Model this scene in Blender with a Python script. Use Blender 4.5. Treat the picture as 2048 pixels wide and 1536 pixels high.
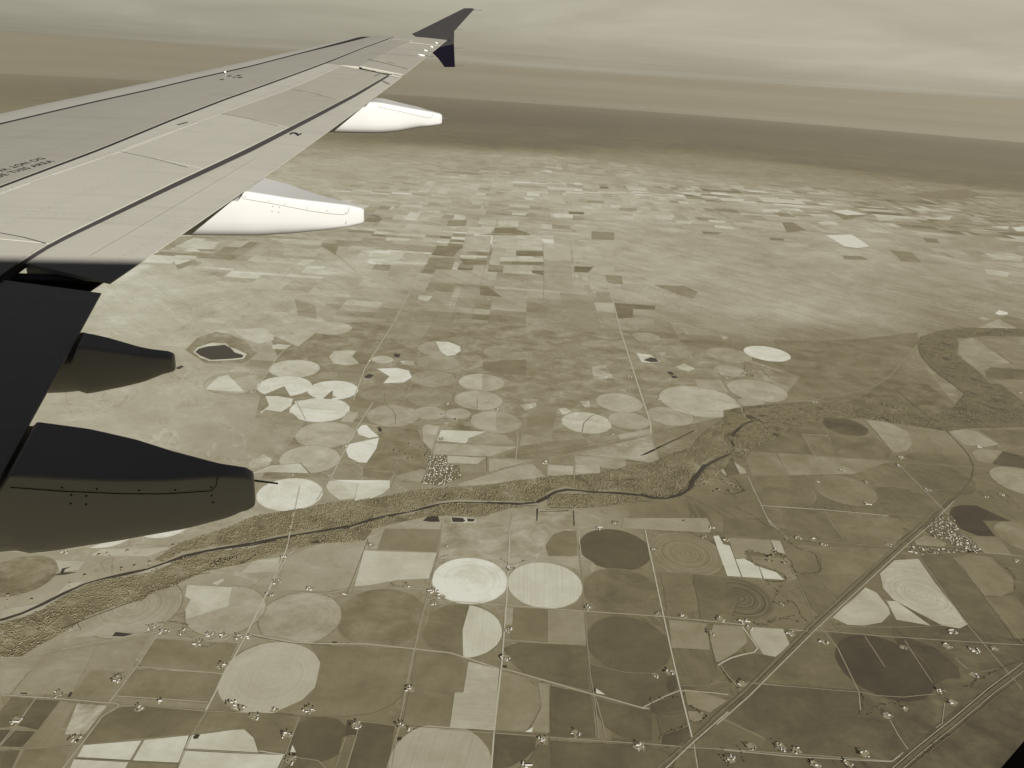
import bpy, bmesh, math, random
import numpy as np
from mathutils import Vector, Matrix
from mathutils.geometry import tessellate_polygon

for o in list(bpy.data.objects): bpy.data.objects.remove(o)
scene = bpy.context.scene
COL = scene.collection
rnd = random.Random(7)
rad = math.radians

# ------------------------------------------------------------------ camera
# the eye is at the world origin, at a cabin window, 5055 m above the plain
F = 1562.37; PITCH = rad(22.07); ROLL = rad(3.915)
H = 5054.7; RE = 6371000.0
c_f = Vector((0, math.cos(PITCH), -math.sin(PITCH)))
c_u0 = Vector((0, math.sin(PITCH), math.cos(PITCH))); c_r0 = Vector((1, 0, 0))
c_r = c_r0*math.cos(ROLL) + c_u0*math.sin(ROLL)
c_u = -c_r0*math.sin(ROLL) + c_u0*math.cos(ROLL)
cam_d = bpy.data.cameras.new('window_camera'); cam = bpy.data.objects.new('window_camera', cam_d); COL.objects.link(cam)
m = Matrix((c_r, c_u, -c_f)).transposed().to_4x4(); cam.matrix_world = m
cam_d.sensor_width = 36; cam_d.lens = F/2048*36
cam_d.clip_start = 0.02; cam_d.clip_end = 900000
scene.camera = cam

# ------------------------------------------------------------------ light
AZ = 0.260                       # the wing points this far left of the view axis
SUN_LAT_EL = rad(22.2)           # sun height in the plane across the fuselage
SUN_AFT = rad(18)                # how far the sun stands aft of that plane
def air_dir(v):                  # aircraft frame (aft, outboard, up) -> world
    return Vector((v[0]*math.cos(AZ)-v[1]*math.sin(AZ), v[0]*math.sin(AZ)+v[1]*math.cos(AZ), v[2]))
to_sun = air_dir((math.sin(SUN_AFT), -math.cos(SUN_AFT), math.tan(SUN_LAT_EL)*math.cos(SUN_AFT))).normalized()
sd = bpy.data.lights.new('sun', 'SUN'); sun = bpy.data.objects.new('sun', sd); COL.objects.link(sun)
sun.rotation_euler = to_sun.to_track_quat('Z', 'Y').to_euler()
sd.energy = 3.6; sd.angle = rad(0.6); sd.color = (1.0, 0.975, 0.93)
el = math.asin(to_sun.z); SUNROT = math.atan2(to_sun.x, to_sun.y)

w = bpy.data.worlds.new('World'); scene.world = w; w.use_nodes = True
nt = w.node_tree; N = nt.nodes; L = nt.links; N.clear()
def nd(t, **k):
    n = N.new(t)
    for a, b in k.items(): setattr(n, a, b)
    return n
def mth(op, a, b=None, c=None, clamp=False):
    n = N.new('ShaderNodeMath'); n.operation = op; n.use_clamp = clamp
    for i, v in enumerate((a, b, c)):
        if v is None: continue
        if isinstance(v, (int, float)): n.inputs[i].default_value = v
        else: L.new(v, n.inputs[i])
    return n.outputs[0]
def mix(fac, a, b, mode='MIX'):
    n = N.new('ShaderNodeMix'); n.data_type = 'RGBA'; n.blend_type = mode
    for s, v in ((n.inputs[0], fac), (n.inputs[6], a), (n.inputs[7], b)):
        if isinstance(v, (int, float)): s.default_value = v
        elif isinstance(v, tuple): s.default_value = (*v[:3], 1)
        else: L.new(v, s)
    return n.outputs[2]
def noise(vec, scale, detail=4, rough=.55, dist=0):
    n = N.new('ShaderNodeTexNoise'); n.inputs['Scale'].default_value = scale
    n.inputs['Detail'].default_value = detail; n.inputs['Roughness'].default_value = rough
    n.inputs['Distortion'].default_value = dist
    L.new(vec, n.inputs['Vector']); return n.outputs['Fac']
def vmap(vec, sc, loc=(0,0,0), rot=(0,0,0)):
    n = N.new('ShaderNodeMapping'); n.inputs['Scale'].default_value = sc; n.inputs['Location'].default_value = loc
    n.inputs['Rotation'].default_value = rot; L.new(vec, n.inputs['Vector']); return n.outputs[0]
def ramp(fac, stops, interp='LINEAR'):
    n = N.new('ShaderNodeValToRGB'); cr = n.color_ramp; cr.interpolation = interp
    while len(cr.elements) < len(stops): cr.elements.new(.5)
    for e, (p, c) in zip(cr.elements, stops):
        e.position = p; e.color = (*c, 1) if isinstance(c, tuple) else (c, c, c, 1)
    L.new(fac, n.inputs[0]); return n.outputs[0]

# sepia toned photograph: displayed grey -> displayed colour
TONES = [(0,(8,6,20)),(40,(42,37,36)),(75,(79,72,56)),(100,(104,96,72)),(125,(128,120,93)),(150,(151,144,120)),
         (170,(172,166,145)),(190,(190,187,167)),(210,(208,208,190)),(235,(232,232,222)),(255,(252,252,248))]
def lin(c):
    c /= 255; return c/12.92 if c < .04045 else ((c+.055)/1.055)**2.4
def disp(t):
    for (a, ca), (b, cb) in zip(TONES, TONES[1:]):
        if t <= b:
            k = (t-a)/(b-a); return tuple(lin(ca[i]+(cb[i]-ca[i])*k) for i in range(3))
    return tuple(lin(v) for v in TONES[-1][1])
GAIN = 1.50                    # radiance of a white horizontal surface after exposure
EXPO = 1.68
GT = 1.0
def alb(t): return tuple(min(.85, v/GAIN*GT) for v in disp(t))

sky = nd('ShaderNodeTexSky', sky_type='NISHITA', sun_disc=False)
sky.sun_elevation = el; sky.sun_rotation = SUNROT; sky.altitude = 6000; sky.air_density = .8; sky.dust_density = .6
hs = nd('ShaderNodeHueSaturation'); hs.inputs['Saturation'].default_value = .25; L.new(sky.outputs[0], hs.inputs['Color'])
skyc = mix(1.0, hs.outputs[0], (.13, .125, .13), 'MULTIPLY')
tc = nd('ShaderNodeTexCoord'); dirv = tc.outputs['Generated']
sep = nd('ShaderNodeSeparateXYZ'); L.new(dirv, sep.inputs[0])
z = sep.outputs[2]
# cloud brightness by height over the horizon (z = sine of elevation), in toned colours
k = 1/(2**EXPO*.09)
def T(t, g=1.0):
    c_ = disp(t); y_ = .3*c_[0]+.6*c_[1]+.1*c_[2]; q_ = (1.06*y_, .995*y_, .80*y_)
    return tuple((a*.45+b*.55)*g for a, b in zip(c_, q_))
wv = vmap(dirv, (3, 3, 60)); n_band = noise(wv, 1.3, 6, .6, .4)
zz = mth('ADD', z, mth('MULTIPLY', mth('SUBTRACT', n_band, .5), .030))
f = mth('DIVIDE', mth('ADD', zz, .05), .25, clamp=True)      # -.05 .. .20
def zp(d): return (math.sin(rad(d))+.05)/.25
base = ramp(f, [(0, T(128)), (zp(-1.9), T(150)), (zp(-1.0), T(158)), (zp(-.2), T(146)), (zp(.5), T(154)), (zp(1.5), T(172)),
                (zp(3.2), T(180)), (zp(6.0), T(190)), (1.0, T(150))])
# long thin streaks near the horizon
st = noise(vmap(dirv, (1.6, 1.6, 190)), 1.0, 5, .55, .3)
stm = ramp(mth('DIVIDE', mth('ADD', z, .04), .08, clamp=True), [(0, 1.0), (.42, .9), (.62, .35), (.9, .0)])
streak = ramp(st, [(.30, T(124)), (.5, T(150)), (.68, T(172))])
c1 = mix(mth('MULTIPLY', stm, .9), base, streak)
# big soft patches higher up
big = noise(vmap(dirv, (2.2, 2.2, 17), (3.1, .4, 0)), 1.5, 6, .56, .5)
bigc = ramp(big, [(.32, T(154)), (.5, T(168)), (.70, T(186))])
c2 = mix(mth('MULTIPLY', mth('SUBTRACT', 1.0, stm), .62), c1, bigc)
# brighter towards the right of the view, duller towards the left
side = ramp(mth('ADD', mth('MULTIPLY', sep.outputs[0], .5), .5), [(.2, .80), (.5, .98), (.68, 1.13), (1, 1.16)])
c3 = mix(1.0, c2, side, 'MULTIPLY')
cover = ramp(mth('DIVIDE', mth('ADD', z, .05), .5, clamp=True), [(0, 1.0), (.42, 1.0), (.75, .0), (1, 0.0)])
front = ramp(mth('ADD', mth('MULTIPLY', sep.outputs[1], .5), .5), [(0, .6), (.5, .7), (.8, 1.0)])
sc_ = nd('ShaderNodeVectorMath', operation='SCALE'); L.new(mix(1.0, c3, front, 'MULTIPLY'), sc_.inputs[0]); sc_.inputs['Scale'].default_value = k
out = mix(cover, skyc, sc_.outputs[0])
bg = nd('ShaderNodeBackground'); bg.inputs['Strength'].default_value = .09; L.new(out, bg.inputs[0])
wo = nd('ShaderNodeOutputWorld'); L.new(bg.outputs[0], wo.inputs[0])

vs = scene.view_settings; vs.view_transform = 'Standard'; vs.look = 'None'; vs.exposure = EXPO; vs.gamma = 1
scene.render.film_transparent = False
cy = scene.cycles
cy.max_bounces = 6; cy.diffuse_bounces = 2; cy.glossy_bounces = 2; cy.volume_bounces = 1
cy.volume_max_steps = 64

# ------------------------------------------------------------------ helpers
def ray(px, py): return ((px-1024)/F*c_r - (py-768)/F*c_u + c_f).normalized()
FLAT = 22000.0; RC = 5.4e6       # the plain is level close by and follows the earth's curve farther out
def gz(x, y, dz=0.0):
    r = math.hypot(x, y); return -H + dz - max(0.0, r-FLAT)**2/(2*RC)
def gzn(x, y, dz=0.0): return -H + dz - np.maximum(0, np.hypot(x, y)-FLAT)**2/(2*RC)
def gp(px, py, zo=0.0):
    """photo pixel (2048 x 1536) -> the point of the plain seen there (x, y)"""
    d = ray(px, py); h = math.hypot(d.x, d.y)
    t = (-H+zo)/d.z if d.z < -1e-6 else 1e12
    if t*h > FLAT:
        A_ = h*h/(2*RC); B_ = d.z-h*FLAT/RC; C_ = H-zo+FLAT*FLAT/(2*RC); disc = B_*B_-4*A_*C_
        if disc < 0: return None
        t = (-B_-math.sqrt(disc))/(2*A_)
    return (d.x*t, d.y*t)
def to_px(x, y):
    v = Vector((x, y, gz(x, y))); dz = v.dot(c_f)
    return 1024+F*v.dot(c_r)/dz, 768-F*v.dot(c_u)/dz
CROPS = {'a':(0,0,1),'1':(0,0,2),'3':(1024,0,2),'4':(350,440,2.9257),'5':(1000,500,2.9257),'6':(1448,560,3.0717),'7':(0,1036,3.0717),
         '8':(500,1036,3.0717),'9':(1000,1036,3.0717),'t':(1448,1036,3.0717),'e':(600,800,3.4133),'f':(1100,800,3.4133)}
def PX(tag, pts):
    ox, oy, s = CROPS[tag]; return [(ox+x/s, oy+y/s) for x, y in pts]
def new_mesh(name, verts, faces, mats, parent=None, smooth=False, loc=None):
    me = bpy.data.meshes.new(name); me.from_pydata(verts, [], faces); me.validate()
    for mt in (mats if isinstance(mats, (list, tuple)) else [mats]): me.materials.append(mt)
    o = bpy.data.objects.new(name, me); COL.objects.link(o)
    if loc: o.location = loc
    if parent: o.parent = parent
    if smooth: me.polygons.foreach_set('use_smooth', [True]*len(me.polygons))
    return o
def tag(o, label=None, cat=None, group=None, kind=None):
    if label: o['label'] = label
    if cat: o['category'] = cat
    if group: o['group'] = group
    if kind: o['kind'] = kind
    return o
def material(name):
    global nt, N, L
    mt = bpy.data.materials.new(name); mt.use_nodes = True
    nt = mt.node_tree; N = nt.nodes; L = nt.links; N.clear()
    return mt
def finish(col, rough=.9, spec=.2, metal=0, bump=None, bstr=.3, bdist=1.0, coat=0):
    b = nd('ShaderNodeBsdfPrincipled'); o = nd('ShaderNodeOutputMaterial'); L.new(b.outputs[0], o.inputs[0])
    for nme, v in (('Base Color', col), ('Roughness', rough), ('Metallic', metal), ('Specular IOR Level', spec), ('Coat Weight', coat)):
        s = b.inputs[nme]
        if isinstance(v, tuple): s.default_value = (*v[:3], 1)
        elif isinstance(v, (int, float)): s.default_value = v
        else: L.new(v, s)
    if bump is not None:
        bn = nd('ShaderNodeBump'); bn.inputs['Strength'].default_value = bstr; bn.inputs['Distance'].default_value = bdist
        L.new(bump, bn.inputs['Height']); L.new(bn.outputs[0], b.inputs['Normal'])
    return b
# ------------------------------------------------------------------ the plain
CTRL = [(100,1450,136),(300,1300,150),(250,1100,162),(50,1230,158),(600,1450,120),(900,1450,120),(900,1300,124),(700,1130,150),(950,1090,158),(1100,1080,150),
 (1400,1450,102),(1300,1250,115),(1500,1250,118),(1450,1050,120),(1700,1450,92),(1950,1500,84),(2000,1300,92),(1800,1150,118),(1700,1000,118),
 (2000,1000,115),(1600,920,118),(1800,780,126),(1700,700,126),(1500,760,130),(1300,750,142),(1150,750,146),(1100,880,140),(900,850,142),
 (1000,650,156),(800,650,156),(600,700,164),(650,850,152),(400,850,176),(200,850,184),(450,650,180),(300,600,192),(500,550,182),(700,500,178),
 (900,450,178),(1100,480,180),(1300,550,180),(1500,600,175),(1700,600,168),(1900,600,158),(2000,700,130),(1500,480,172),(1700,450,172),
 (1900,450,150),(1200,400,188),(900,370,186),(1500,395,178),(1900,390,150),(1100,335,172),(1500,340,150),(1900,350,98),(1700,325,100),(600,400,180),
 (1000,275,92),(1500,295,90),(2040,330,88),(1000,235,72),(1500,255,70),(2000,295,70),(800,900,135),(480,1000,165)]  # tones include painted light: cloud shade far off, backscatter to the left
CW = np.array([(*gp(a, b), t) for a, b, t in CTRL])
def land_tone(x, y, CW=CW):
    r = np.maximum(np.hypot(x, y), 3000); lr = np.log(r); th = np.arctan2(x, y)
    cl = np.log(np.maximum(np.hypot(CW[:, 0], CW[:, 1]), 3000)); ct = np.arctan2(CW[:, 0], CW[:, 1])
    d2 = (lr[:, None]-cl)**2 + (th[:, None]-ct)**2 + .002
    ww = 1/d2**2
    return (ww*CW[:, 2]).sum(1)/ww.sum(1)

def toned_ramp(fac):             # 0..1 -> albedo of the toned land, fac = tone/255
    pts = [60, 75, 90, 105, 120, 135, 150, 165, 180, 195, 210, 228]
    return ramp(fac, [(p/255, alb(p)) for p in pts])

CROPC = [(1000,450,1),(1100,550,.9),(900,520,1),(1300,430,.9),(1500,420,1),(1700,430,.85),(1900,430,.8),(1200,340,.4),(1500,340,.2),(700,480,.8),(500,500,.7),(700,560,.8),(850,600,.75),
 (1000,620,.55),(1300,510,.15),(1500,510,.1),(1700,530,.15),(1900,510,.3),(1400,600,0),(1700,620,0),(1900,620,0),(2000,700,0),(400,600,0),(1200,650,.3),(600,330,.2),(100,300,0),(1000,290,.15),(1900,330,.1),(300,900,0),(900,900,.1),(1500,900,0)]
CWC = np.array([(*gp(a, b), t) for a, b, t in CROPC])
ground_mat = material('dry_grassland')
geo = nd('ShaderNodeNewGeometry'); P = geo.outputs['Position']
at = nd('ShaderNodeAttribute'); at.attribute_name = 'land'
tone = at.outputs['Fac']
n1 = noise(vmap(P, (1/900, 1/900, 0)), 1, 7, .62, .3)
n2 = noise(vmap(P, (1/5200, 1/5200, 0)), 1, 5, .55, .6)
# wind-combed streaks in the sand hills, running north-west to south-east
stv = vmap(nd('ShaderNodeVectorRotate').outputs[0], (1/3000, 1/250, 0)); vr_ = [n for n in N if n.bl_idname == 'ShaderNodeVectorRotate'][0]
vr_.rotation_type = 'Z_AXIS'; vr_.inputs['Angle'].default_value = rad(50); L.new(P, vr_.inputs['Vector']); n3 = noise(stv, 1, 6, .65, .6)
far = mth('DIVIDE', mth('SUBTRACT', nd('ShaderNodeSeparateXYZ').outputs[1], 9500), 9000, clamp=True)
sx = [n for n in N if n.bl_idname == 'ShaderNodeSeparateXYZ'][0]; L.new(P, sx.inputs[0])
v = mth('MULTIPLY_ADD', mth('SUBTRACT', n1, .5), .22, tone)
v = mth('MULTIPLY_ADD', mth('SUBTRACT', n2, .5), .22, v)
n5 = noise(vmap(P, (1/120, 1/120, 0)), 1, 4, .6); v = mth('MULTIPLY_ADD', mth('SUBTRACT', n5, .5), .07, v)
v = mth('MULTIPLY_ADD', mth('MULTIPLY', mth('SUBTRACT', n3, .5), mth('MULTIPLY_ADD', far, .8, .15)), .19, v)
n6 = noise(vmap(P, (1/2300, 1/1500, 0)), 1, 4, .6, 1.6)
ridge_ = mth('DIVIDE', mth('SUBTRACT', .010, mth('ABSOLUTE', mth('SUBTRACT', n6, .5))), .010, clamp=True)
v = mth('MULTIPLY_ADD', ridge_, .055, v)
n7 = noise(vmap(P, (1/3100, 1/3100, 0), (5, 3, 0)), 1, 5, .62, 2.0)
ridge2 = mth('DIVIDE', mth('SUBTRACT', .007, mth('ABSOLUTE', mth('SUBTRACT', n7, .5))), .007, clamp=True)
v = mth('MULTIPLY_ADD', ridge2, -.07, v)
# section-line patchwork: half-mile cells split in strips
def cell(sx_, sy_, seed):
    c = nd('ShaderNodeTexWhiteNoise', noise_dimensions='3D')
    m_ = nd('ShaderNodeVectorMath', operation='FLOOR'); L.new(vmap(P, (1/sx_, 1/sy_, 0), (seed*.37, seed*.61, seed*3.3+.5)), m_.inputs[0])
    L.new(m_.outputs[0], c.inputs['Vector']); return c.outputs['Value']
ca = cell(1609, 804, 1); cb = cell(804, 402, 2); cc = cell(402, 804, 3); pick = cell(3218, 1609, 4)
pa = mth('GREATER_THAN', pick, .55); pb = mth('GREATER_THAN', pick, .25)
pc = mth('ADD', mth('MULTIPLY', pa, cb), mth('MULTIPLY', mth('SUBTRACT', 1.0, pa), mth('ADD', mth('MULTIPLY', pb, cc), mth('MULTIPLY', mth('SUBTRACT', 1.0, pb), ca))))
pc = mth('POWER', pc, 1.0)
# contrast only where there is cropland
crop = noise(vmap(P, (1/14000, 1/9000, 0), (2.2, .3, 0)), 1, 2, .5, .4)
ac = nd('ShaderNodeAttribute'); ac.attribute_name = 'cropland'
cropm = mth('MULTIPLY', mth('ADD', mth('MULTIPLY', mth('DIVIDE', mth('SUBTRACT', crop, .40), .12, clamp=True), .6), .4), ac.outputs['Fac'])
keep = mth('GREATER_THAN', cell(1609, 1609, 7), .30)
pd = mth('SUBTRACT', pc, .5)
pd = mth('MULTIPLY', pd, mth('MULTIPLY_ADD', mth('MULTIPLY', pd, pd), 2.2, .28))
v = mth('MULTIPLY_ADD', mth('MULTIPLY', pd, mth('MULTIPLY', cropm, mth('MULTIPLY_ADD', keep, .55, .45))), .60, v)
gcol = toned_ramp(v)
finish(gcol, .95, .1)

RINGS = [0, 1500, 2500] + list(np.geomspace(3200, 262000, 230))
AZN = 540
vx = []; 
for r in RINGS[1:]:
    a = np.arange(AZN)/AZN*2*math.pi
    vx.append(np.stack([r*np.sin(a), r*np.cos(a)], 1))
gv = np.concatenate([np.zeros((1, 2)), *vx])
gzv = gzn(gv[:, 0], gv[:, 1])
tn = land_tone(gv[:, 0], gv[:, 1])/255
nr = len(RINGS)-1
fc = [(0, 1+(i+1) % AZN, 1+i) for i in range(AZN)]
for k_ in range(nr-1):
    b0 = 1+k_*AZN; b1 = b0+AZN
    for i in range(AZN):
        j = (i+1) % AZN; fc.append((b0+i, b0+j, b1+j, b1+i))
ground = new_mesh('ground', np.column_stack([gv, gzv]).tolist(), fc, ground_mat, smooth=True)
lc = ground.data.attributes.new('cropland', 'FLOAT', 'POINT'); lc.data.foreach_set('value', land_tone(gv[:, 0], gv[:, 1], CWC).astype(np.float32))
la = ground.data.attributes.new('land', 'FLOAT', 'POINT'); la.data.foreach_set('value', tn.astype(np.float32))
tag(ground, kind='structure')
if ground.data.polygons[5].normal.z < 0: ground.data.flip_normals()

# ------------------------------------------------------------------ fields
field_mat = material('field_soil')
geo = nd('ShaderNodeNewGeometry'); P = geo.outputs['Position']
fa = nd('ShaderNodeAttribute', attribute_type='OBJECT'); fa.attribute_name = 'tone'
ra_ = nd('ShaderNodeAttribute', attribute_type='OBJECT'); ra_.attribute_name = 'rings'
sa_ = nd('ShaderNodeAttribute', attribute_type='OBJECT'); sa_.attribute_name = 'stripes'
ma_ = nd('ShaderNodeAttribute', attribute_type='OBJECT'); ma_.attribute_name = 'mottle'
tc = nd('ShaderNodeTexCoord'); OC = tc.outputs['Object']
ln = nd('ShaderNodeVectorMath', operation='LENGTH'); L.new(OC, ln.inputs[0]); rr = ln.outputs['Value']
wob = noise(vmap(OC, (1/300, 1/300, 0)), 1, 2, .5)
rn = noise(vmap(OC, (0, 0, 0)), 1, 0)
cmb = nd('ShaderNodeCombineXYZ'); L.new(mth('MULTIPLY_ADD', wob, .35, mth('DIVIDE', rr, 26)), cmb.inputs[0])
rings = noise(cmb.outputs[0], 1.0, 2, .6)
sxx = nd('ShaderNodeSeparateXYZ'); L.new(OC, sxx.inputs[0])
cmb2 = nd('ShaderNodeCombineXYZ'); L.new(mth('DIVIDE', sxx.outputs[0], 18), cmb2.inputs[0]); L.new(mth('DIVIDE', sxx.outputs[1], 2500), cmb2.inputs[1])
strp = noise(cmb2.outputs[0], 1.0, 3, .7)
m1 = noise(vmap(P, (1/420, 1/360, 0)), 1, 7, .64, .45)
m2 = noise(vmap(P, (1/90, 1/55, 0)), 1, 3, .6)
v = mth('MULTIPLY_ADD', mth('SUBTRACT', m1, .5), mth('MULTIPLY', ma_.outputs['Fac'], 2.5), fa.outputs['Fac'])
v = mth('MULTIPLY_ADD', mth('SUBTRACT', m2, .5), mth('MULTIPLY', ma_.outputs['Fac'], .7), v)
v = mth('MULTIPLY_ADD', mth('SUBTRACT', rings, .5), mth('MULTIPLY', ra_.outputs['Fac'], 1.7), v)
v = mth('MULTIPLY_ADD', mth('SUBTRACT', strp, .5), mth('ADD', sa_.outputs['Fac'], .045), v)
finish(toned_ramp(v), .95, .1)

SEGZ = {}
def sheet(name, ring_xy, z_off, mat=field_mat, tone=150, rings=0., stripes=0., mottle=.14, kind='structure', rot=0):
    cx = sum(p[0] for p in ring_xy)/len(ring_xy); cy_ = sum(p[1] for p in ring_xy)/len(ring_xy)
    z0 = gz(cx, cy_, z_off)
    vs_ = [Vector((x-cx, y-cy_, gz(x, y, z_off)-z0)) for x, y in ring_xy]
    if rot:
        vs_ = [Matrix.Rotation(-rot, 3, 'Z') @ q for q in vs_]
    tr = tessellate_polygon([[Vector((q.x, q.y, 0)) for q in vs_]])
    fs = []
    for t in tr:
        a, b, c = (vs_[i] for i in t)
        fs.append(t if (b-a).cross(c-a).z > 0 else t[::-1])
    o = new_mesh(name, [tuple(q) for q in vs_], fs, mat, loc=(cx, cy_, z0))
    if rot: o.rotation_euler.z = rot
    if name in ('crop_field', 'round_field'): tone = 132+(tone-132)*1.10+2
    o['tone'] = tone/255; o['rings'] = float(rings); o['stripes'] = float(stripes); o['mottle'] = float(mottle)
    o['kind'] = kind
    return o
jr = random.Random(21)
def ragged(pts, step=260, amp=4.0):
    out = densify(pts, step); near = min(math.hypot(*p) for p in pts) < 20000
    return [(x+jr.uniform(-amp, amp), y+jr.uniform(-amp, amp)) for x, y in out] if near else densify(pts)
def densify(pts, step=900):
    out = []
    for a, b in zip(pts, pts[1:]+pts[:1]):
        n = max(1, int(math.hypot(b[0]-a[0], b[1]-a[1])/step))
        out += [(a[0]+(b[0]-a[0])*i/n, a[1]+(b[1]-a[1])*i/n) for i in range(n)]
    return out
zc = [.3]
def poly(tagc, pts, tone, rings=0, stripes=0, mottle=.12, name='crop_field', layer=None, rot=0):
    g = [gp(*p, zc[0]) for p in PX(tagc, pts)]
    if any(q is None for q in g): return None
    zc[0] += .004
    return sheet(name, ragged(g), zc[0] if layer is None else layer, tone=tone, rings=rings, stripes=stripes, mottle=mottle, rot=rot)
def circ(cx, cy_, w_, tone, rings=.05, stripes=0, mottle=.12, a0=0, a1=360, name='round_field', k=1.0, layer=None, rot=0, rim=True, t_rim=122):
    """pivot-irrigated circle: photo pixel of its centre and width in photo pixels; a0..a1 sector, degrees from north clockwise"""
    x, y = gp(cx, cy_, zc[0])
    v = Vector((x, y, gz(x, y))); R_ = w_/2*v.dot(c_f)/F*k
    # the centre of the seen ellipse lies a little nearer than the circle's own centre
    zc[0] += .004
    full = a1-a0 >= 359
    if full and rim and w_ > 45:
        Rr = R_*1.022
        sheet('field_margin', [(x+Rr*math.sin(i*math.pi/40), y+Rr*math.cos(i*math.pi/40)) for i in range(80)], zc[0], tone=(max(t_rim, tone-34) if tone > 135 else tone+13), mottle=.2); zc[0] += .004
    n = 72 if full else max(8, int((a1-a0)/5))
    pts = [(x+R_*(1+jr.uniform(-.006, .006))*math.sin(rad(a0+(a1-a0)*i/n)), y+R_*(1+jr.uniform(-.006, .006))*math.cos(rad(a0+(a1-a0)*i/n))) for i in range(n if full else n+1)]
    if not full: pts.append((x, y))
    o = sheet(name, pts, zc[0] if layer is None else layer, tone=tone, rings=rings, stripes=stripes, mottle=mottle, rot=rot)
    if not full: move_origin(o, x, y)
    return o
def move_origin(o, x, y):       # rings stay centred on the pivot
    dx, dy = x-o.location.x, y-o.location.y
    for q in o.data.vertices: q.co.x -= dx; q.co.y -= dy
    o.location.x = x; o.location.y = y
# wide belts of land first
poly('6',[(300,370),(560,375),(860,360),(1190,320),(1190,390),(1060,560),(1250,700),(1440,780),(1250,840),(950,800),(700,770),(560,740),(480,700),(380,660),(340,560),(200,470),(380,490)],124,mottle=.14,name='rough_pasture')
poly('6',[(1000,600),(1250,640),(1440,780),(1250,840),(950,800),(700,770),(880,700)],112,mottle=.2,name='rough_pasture')
poly('6',[(1210,500),(1420,640),(1450,760),(1400,740),(1230,530)],142,mottle=.2,name='rough_pasture')
poly('t',[(1850,900),(1500,1140),(1150,1400),(1000,1560),(1860,1560)],88,mottle=.16,name='rough_pasture')
poly('t',[(640,700),(1100,740),(1560,700),(1850,780),(1850,900),(1480,1130),(1150,1400),(1030,1500),(480,1450),(700,1340),(830,1180),(760,900)],95,mottle=.16,name='rough_pasture')
poly('e',[(540,170),(800,190),(830,270),(900,360),(880,560),(700,560),(640,480),(430,480),(460,420),(520,340)],132,mottle=.16,name='rough_pasture')
poly('e',[(1510,320),(1860,260),(2040,240),(2040,320),(1570,420),(1380,390)],132,mottle=.12,name='rough_pasture')
poly('f',[(720,300),(860,250),(1090,220),(1000,300),(900,380),(740,410)],134,mottle=.2,name='rough_pasture')
poly('f',[(1080,560),(1200,530),(1330,620),(1200,640),(1100,650)],122,mottle=.14,name='rough_pasture')
poly('e',[(990,805),(1430,825),(1415,1090),(945,1080)],156,mottle=.22,name='dry_pasture')
poly('e',[(1445,800),(1600,745),(1870,770),(1890,880),(1700,920),(1640,1040),(1430,1080)],158,mottle=.2,name='dry_pasture')

poly('4',[(560,690),(760,660),(1000,600),(1300,590),(1720,600),(2060,620),(2060,1230),(1700,1260),(1180,1200),(1050,1180),(900,1500),(500,1520),(640,1290),(760,1180),(470,1160),(500,1030),(460,1000),(600,800)],143,mottle=.2,name='rough_pasture')
poly('5',[(180,470),(700,480),(1100,560),(1450,640),(1760,740),(1640,880),(1300,980),(880,1070),(300,1120),(330,930),(60,860),(20,600)],145,mottle=.2,name='rough_pasture')
# pivot circles north of the river, far to near
C = [(662,656,82,172),(589,737,98,184),(468,766,112,164),(640,819,116,206),(651,869,118,166),(620,918,118,172),(580,988,127,206),(765,719,43,176),
 (878,697,85,154),(876,725,86,150),(1011,706,92,148),(866,757,91,146),(963,765,93,160),(763,784,99,138),(859,794,93,142),(957,800,97,162),
 (786,831,104,156),(859,826,62,158),(917,827,50,162),(992,844,103,152),(1173,845,100,180),(1239,805,94,166),(1258,841,82,160),
 (1340,832,92,156),(1398,802,157,172),(1514,781,118,160),(1460,742,64,160),(1458,710,90,150),(1534,707,90,206),(1342,703,85,147),
 (1292,674,58,152),(1502,805,51,160),(328,1048,100,204),(215,1062,118,202),(1690,853,86,90)]
for cx, cy_, w_, t in C: circ(cx, cy_, w_, t+3, rings=.07, mottle=.13)
circ(569,772,106,208,rings=.10,a0=-152,a1=152); circ(666,780,99,210,rings=.08,a0=-168,a1=168)
circ(569,772,100,140,rings=.0,a0=153,a1=207,k=.95); circ(666,780,96,128,rings=0,a0=169,a1=191,k=.95)
poly('4',[(180,990),(250,920),(310,905),(402,1002),(300,1003)],200)
poly('4',[(1525,710),(1600,712),(1668,740),(1672,765),(1640,788),(1590,795),(1552,765)],206)
poly('4',[(1798,900),(1798,995),(1730,985),(1672,965),(1660,945),(1690,915),(1740,902)],182)
poly('4',[(530,1030),(600,1030),(690,1045),(680,1085),(620,1125),(495,1130),(550,1085)],206)
poly('4',[(900,800),(930,768),(1000,762),(1060,765),(1035,800),(1080,840),(1000,850),(930,840)],180)
poly('4',[(1180,870),(1300,865),(1370,880),(1385,920),(1340,950),(1220,955),(1255,915)],212)
poly('4',[(330,640),(520,632),(580,665),(575,700),(490,725),(400,690)],190)
poly('4',[(390,555),(555,560),(520,620),(390,605)],168); poly('4',[(565,735),(600,725),(680,735),(640,755),(570,755)],190)
poly('4',[(720,740),(900,600),(820,560),(560,640),(540,660)],176); poly('4',[(640,760),(760,785),(740,820),(610,805)],134)
poly('4',[(850,890),(950,890),(950,935),(830,925)],150); poly('4',[(960,850),(1080,855),(1100,890),(1080,940),(960,935)],142)
poly('4',[(1060,770),(1150,780),(1130,850),(1085,840),(1040,800)],128); poly('4',[(1330,820),(1400,825),(1400,850),(1320,845)],165)
poly('4',[(1800,830),(2048,825),(2048,905),(1960,905),(1800,880)],124); poly('4',[(1690,725),(1790,730),(1800,860),(1680,880)],146,mottle=.3)
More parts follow.
